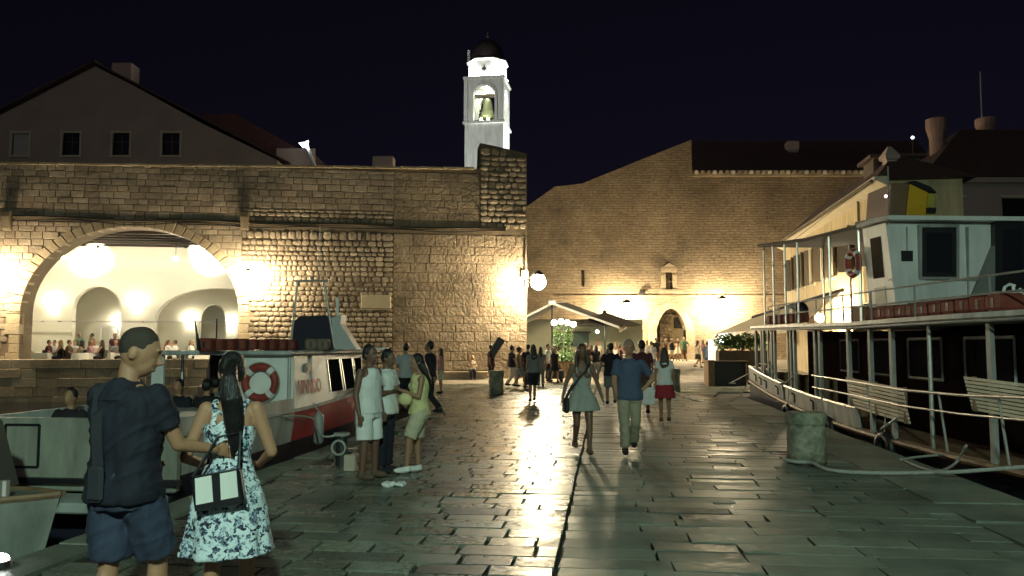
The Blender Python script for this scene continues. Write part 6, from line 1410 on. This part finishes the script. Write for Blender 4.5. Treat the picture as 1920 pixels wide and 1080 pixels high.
# four-globe lamp
LY_ = 42.5; gzz = gz(LY_); lp = thing('globe_lamp', 'street lamp with four round glowing globes above the planter', 'lamp', W(1060, 690, LY_)); pc = W(1060, 607, LY_)
b = MB(); b.tube([(pc.x, LY_, gzz), (pc.x, LY_, pc.z+.15)], .05, 8); b.build('post', m_dark, lp)
for px, py in ((1039, 605), (1052, 603), (1064, 605), (1075, 608)):
    p = W(px, py, LY_+rnd.uniform(-.25, .25)); b = MB(); b.tube([(pc.x, LY_, pc.z-.3), (p.x, p.y, p.z-.3), (p.x, p.y, p.z-.1)], .02, 6); b.build('arm', m_dark, lp); globe_emit(lp, p, .15, (1, .97, .72), 46, 'globe')
# planter with greenery and vines
pp = W(1058, 690, 40.2); pz = gz(40.2); pl_ = thing('planter_box', 'wooden planter box full of greenery below the globe lamp', 'planter', (pp.x, 40.2, pz))
for i in range(9): b = MB(); b.box((pp.x-.6+i*.15, 39.86, pz+.42), (.135, .04, .8)); b.build('board', m_woodl, pl_, bevel=.008)
b = MB(); b.box((pp.x, 40.2, pz+.42), (1.3, .6, .78)); b.build('box', m_wood, pl_)
b = MB(); rg2 = random.Random(3); leafcloud(b, (pp.x-.1, 40.2, pz+1.0), (1.0, .5, .3), 900, .13, rg2); b.build('leaves', m_leaf, pl_)
for dx in (-.25, .35):
    t = thing('climbing_plant', 'leafy vine climbing the lamp, %s strand' % ('left' if dx < 0 else 'right'), 'plant', (pp.x+dx, 41.6, gz(41.6)), 'climbing plants'); b = MB(); b.tube([(pp.x+dx, 41.6, gz(41.6)), (pp.x+dx*.8, 41.6, 2.6)], .03, 6); b.build('stem', m_woodl, t)
    b = MB(); leafcloud(b, (pp.x+dx*.9, 41.6, 1.9), (.22, .22, .95), 520, .12, rg2); b.build('leaves', m_leaf, t)
# trolley, menu board, tables
tp0 = gp(1036, 716); tr0 = thing('push_trolley', 'dark push trolley with white top tray near the planter', 'trolley', tp0)
b = MB(); b.box(tp0+Vector((.15, 0, .35)), (.75, .5, .4)); b.build('bin', m_black, tr0, bevel=.03); b = MB(); b.box(tp0+Vector((-.15, 0, .98)), (.6, .4, .05)); b.build('tray', m_white, tr0); b = MB(); b.tube([tp0+Vector((-.4, 0, .5)), tp0+Vector((-.5, 0, 1.0))], .02, 6); b.tube([tp0+Vector((.1, 0, .5)), tp0+Vector((.1, 0, .97))], .02, 6); b.build('frame', m_dark, tr0)
for x in (-.1, .4):
    for y in (-.2, .2): b = MB(); b.tube([tp0+Vector((x, y-.02, .08)), tp0+Vector((x, y+.02, .08))], .08, 10); b.build('wheel', m_black, tr0)
p = gp(1118, 708); t = thing('menu_board', 'white freestanding menu board beyond the pale-dress woman', 'sign', p); b = MB(); b.box(p+Vector((0, 0, .55)), (.34, .03, .62), M=Matrix.Rotation(R(-8), 3, 'X')); b.build('panel', m_white, t); b = MB(); b.tube([p+Vector((0, 0, 0)), p+Vector((0, 0, .3))], .02, 6); b.box(p+Vector((0, 0, .01)), (.3, .3, .02)); b.build('stand', m_dark, t)
for i, (px, py) in enumerate(((1085, 690), (1165, 686), (1188, 690))): 
    c0 = gp(px, py); table(c0, 'white-clothed cafe table, %s from the left under the parasol' % ORD[i], 'cafe tables', 1.0)
    for j, (dx, dy, yw) in enumerate(((-.8, .1, 90), (.8, .1, -90), (.1, .85, 0))):
        q = c0+Vector((dx, dy, 0)); q.z = gz(q.y); wh_ = ('left', 'right', 'far')[j]; tcn = ('white', 'brown', 'cream', 'black', 'white', 'pink', 'navy', 'white', 'grey')[i*3+j]
        chair(q, R(yw), 'dark chair on the %s side of the %s cafe table' % (wh_, ORD[i]), 'left cafe chairs'); seat_on(('sm', 'sf', 'sm')[j], 'cafe guest in %s on the %s side of the %s parasol table' % (tcn, wh_, ORD[i]), q, R(yw), .46, tcn, 'left cafe guests', 'brown')
# hanging cafe lamp
p = W(1120, 622, 50); t = thing('cafe_lamp', 'small lamp under the dark parasol', 'lamp', p); globe_emit(t, p, .09, (.95, 1, .75), 220, 'bulb'); b = MB(); b.tube([p+Vector((0, 0, .08)), Vector((p.x, p.y, ez+.3))], .012, 5); b.build('cord', m_black, t)

# ================================================================ RIGHT CAFE under the long awning
ra = thing('long_awning', 'long cream striped awning between the far wall and the right ship', 'awning', W(1400, 700, 38))
A, B, C, D = W(1341, 627, 41), W(1500, 612, 33.5), W(1580, 546, 35.5), W(1412, 597, 45); n = 7
for i in range(n):
    a, c = i/n, (i+1)/n; q = [A.lerp(B, a), A.lerp(B, c-.004), D.lerp(C, c-.004), D.lerp(C, a)]; b = MB(); b.hexa(q, [p+Vector((0, 0, .03)) for p in q]); b.build('cloth_strip', m_cream, ra)
    b = MB(); b.tube([A.lerp(B, a)-Vector((0, 0, .03)), D.lerp(C, a)-Vector((0, 0, .03))], .035, 6); b.build('rafter', m_woodl, ra)
b = MB(); b.tube([D+Vector((0, 0, .06)), C+Vector((0, 0, .06))], .09, 6); b.build('ridge_bar', m_dark, ra)
b = MB(); q = [A, B, B-Vector((0, 0, .22)), A-Vector((0, 0, .22))]; b.hexa(q, [p+Vector((0, .02, 0)) for p in q]); b.build('valance', m_cream, ra)
for f in (.01, .3, .65): p = A.lerp(B, f); b = MB(); b.tube([p, Vector((p.x, p.y, gz(p.y)))], .05, 8); b.build('post', m_white, ra)
p = W(1337, 655, 41.4); t = thing('screen_panel', 'white lit screen panel at the left end of the long awning', 'screen', (p.x, p.y, gz(41.4))); b = MB(); b.box((p.x, p.y, gz(41.4)+1.0), (.5, .06, 1.8)); b.build('panel', m_linen, t); b = MB(); b.box((p.x, p.y, gz(41.4)+.05), (.6, .3, .1)); b.build('foot', m_dark, t)
p = W(1352, 640, 40); t = thing('awning_lamp', 'cool white lamp hanging under the left end of the long awning', 'lamp', p); globe_emit(t, p, .12, (.85, .93, 1), 160, 'bulb'); b = MB(); b.tube([p, p+Vector((.05, 0, .5))], .015, 5); b.build('cord', m_dark, t)
hd = thing('planter_hedge', 'green hedge in a long planter under the long awning', 'hedge', W(1400, 690, 36)); b = MB(); c = W(1392, 645, 36.2)
for i in range(6): leafcloud(b, (c.x-.9+i*.36, 36.2+rg2.uniform(-.1, .1), 1.85+rg2.uniform(-.05, .1)), (.34, .4, .38), 330, .15, rg2)
b.build('leaves', m_leaf, hd); b = MB(); b.box((c.x, 36.2, .75), (2.3, .6, 1.5)); b.build('planter', m_wood, hd)
# dark bins / counter in front
p = gp(1372, 724); t = thing('service_counter', 'dark timber service counter by the right quay corner', 'counter', p)
b = MB(); b.box(p+Vector((0, .5, .5)), (1.35, .8, 1.0)); b.build('body', m_black, t, bevel=.02); b = MB(); b.box(p+Vector((-.82, .5, .55)), (.28, .8, 1.1)); b.build('end_panel', m_woodl, t, bevel=.01); b = MB(); b.box(p+Vector((.06, .5, 1.03)), (1.5, .9, .06)); b.build('top', m_wood, t)
b = MB(); b.box(p+Vector((.05, .08, .12)), (.28, .02, .05)); b.build('label_plate', m_white, t)
for i, (px, kd, c_, lab) in enumerate(((1350, 'sf', 'blue', 'woman in pale blue seated at the cafe table behind the counter'), (1366, 'sm', 'white', 'person in white seated right of the pale blue woman'), (1428, 'sm', 'cream', 'person in white seated near the ship bow'))):
    q = W(px, 690, 36.8); q.z = gz(36.8); chair(q, R(30), 'cafe chair under the %s' % lab.split(' seated')[0].replace('woman', 'seated woman').replace('person', 'seated person')+(' by the bow' if i == 2 else ''), 'right cafe chairs'); seat_on(kd, lab, q, R(30), .46, c_, 'right cafe guests', 'brown')
q = W(1358, 690, 36.2); q.z = gz(36.2); table(q, 'white-clothed table under the left end of the long awning', None)
# street lamp behind the viewpoint (lights the near paving)
p = Vector((.8, -5.5, 0)); t = thing('street_lamp', 'tall quay street lamp with a pale green-white globe behind the viewpoint', 'lamp', p); b = MB(); b.tube([p, p+Vector((0, 0, .6)), p+Vector((0, 0, .7)), p+Vector((0, 0, 6.6))], [.14, .12, .07, .05], 10); b.build('post', m_dark, t)
b = MB(); b.tube([p+Vector((0, 0, 7.12)), p+Vector((0, 0, 7.3))], [.3, .03], 12); b.build('cap', m_dark, t); globe_emit(t, p+Vector((0, 0, 6.85)), .26, (.67, 1, .79), 1550, 'globe')
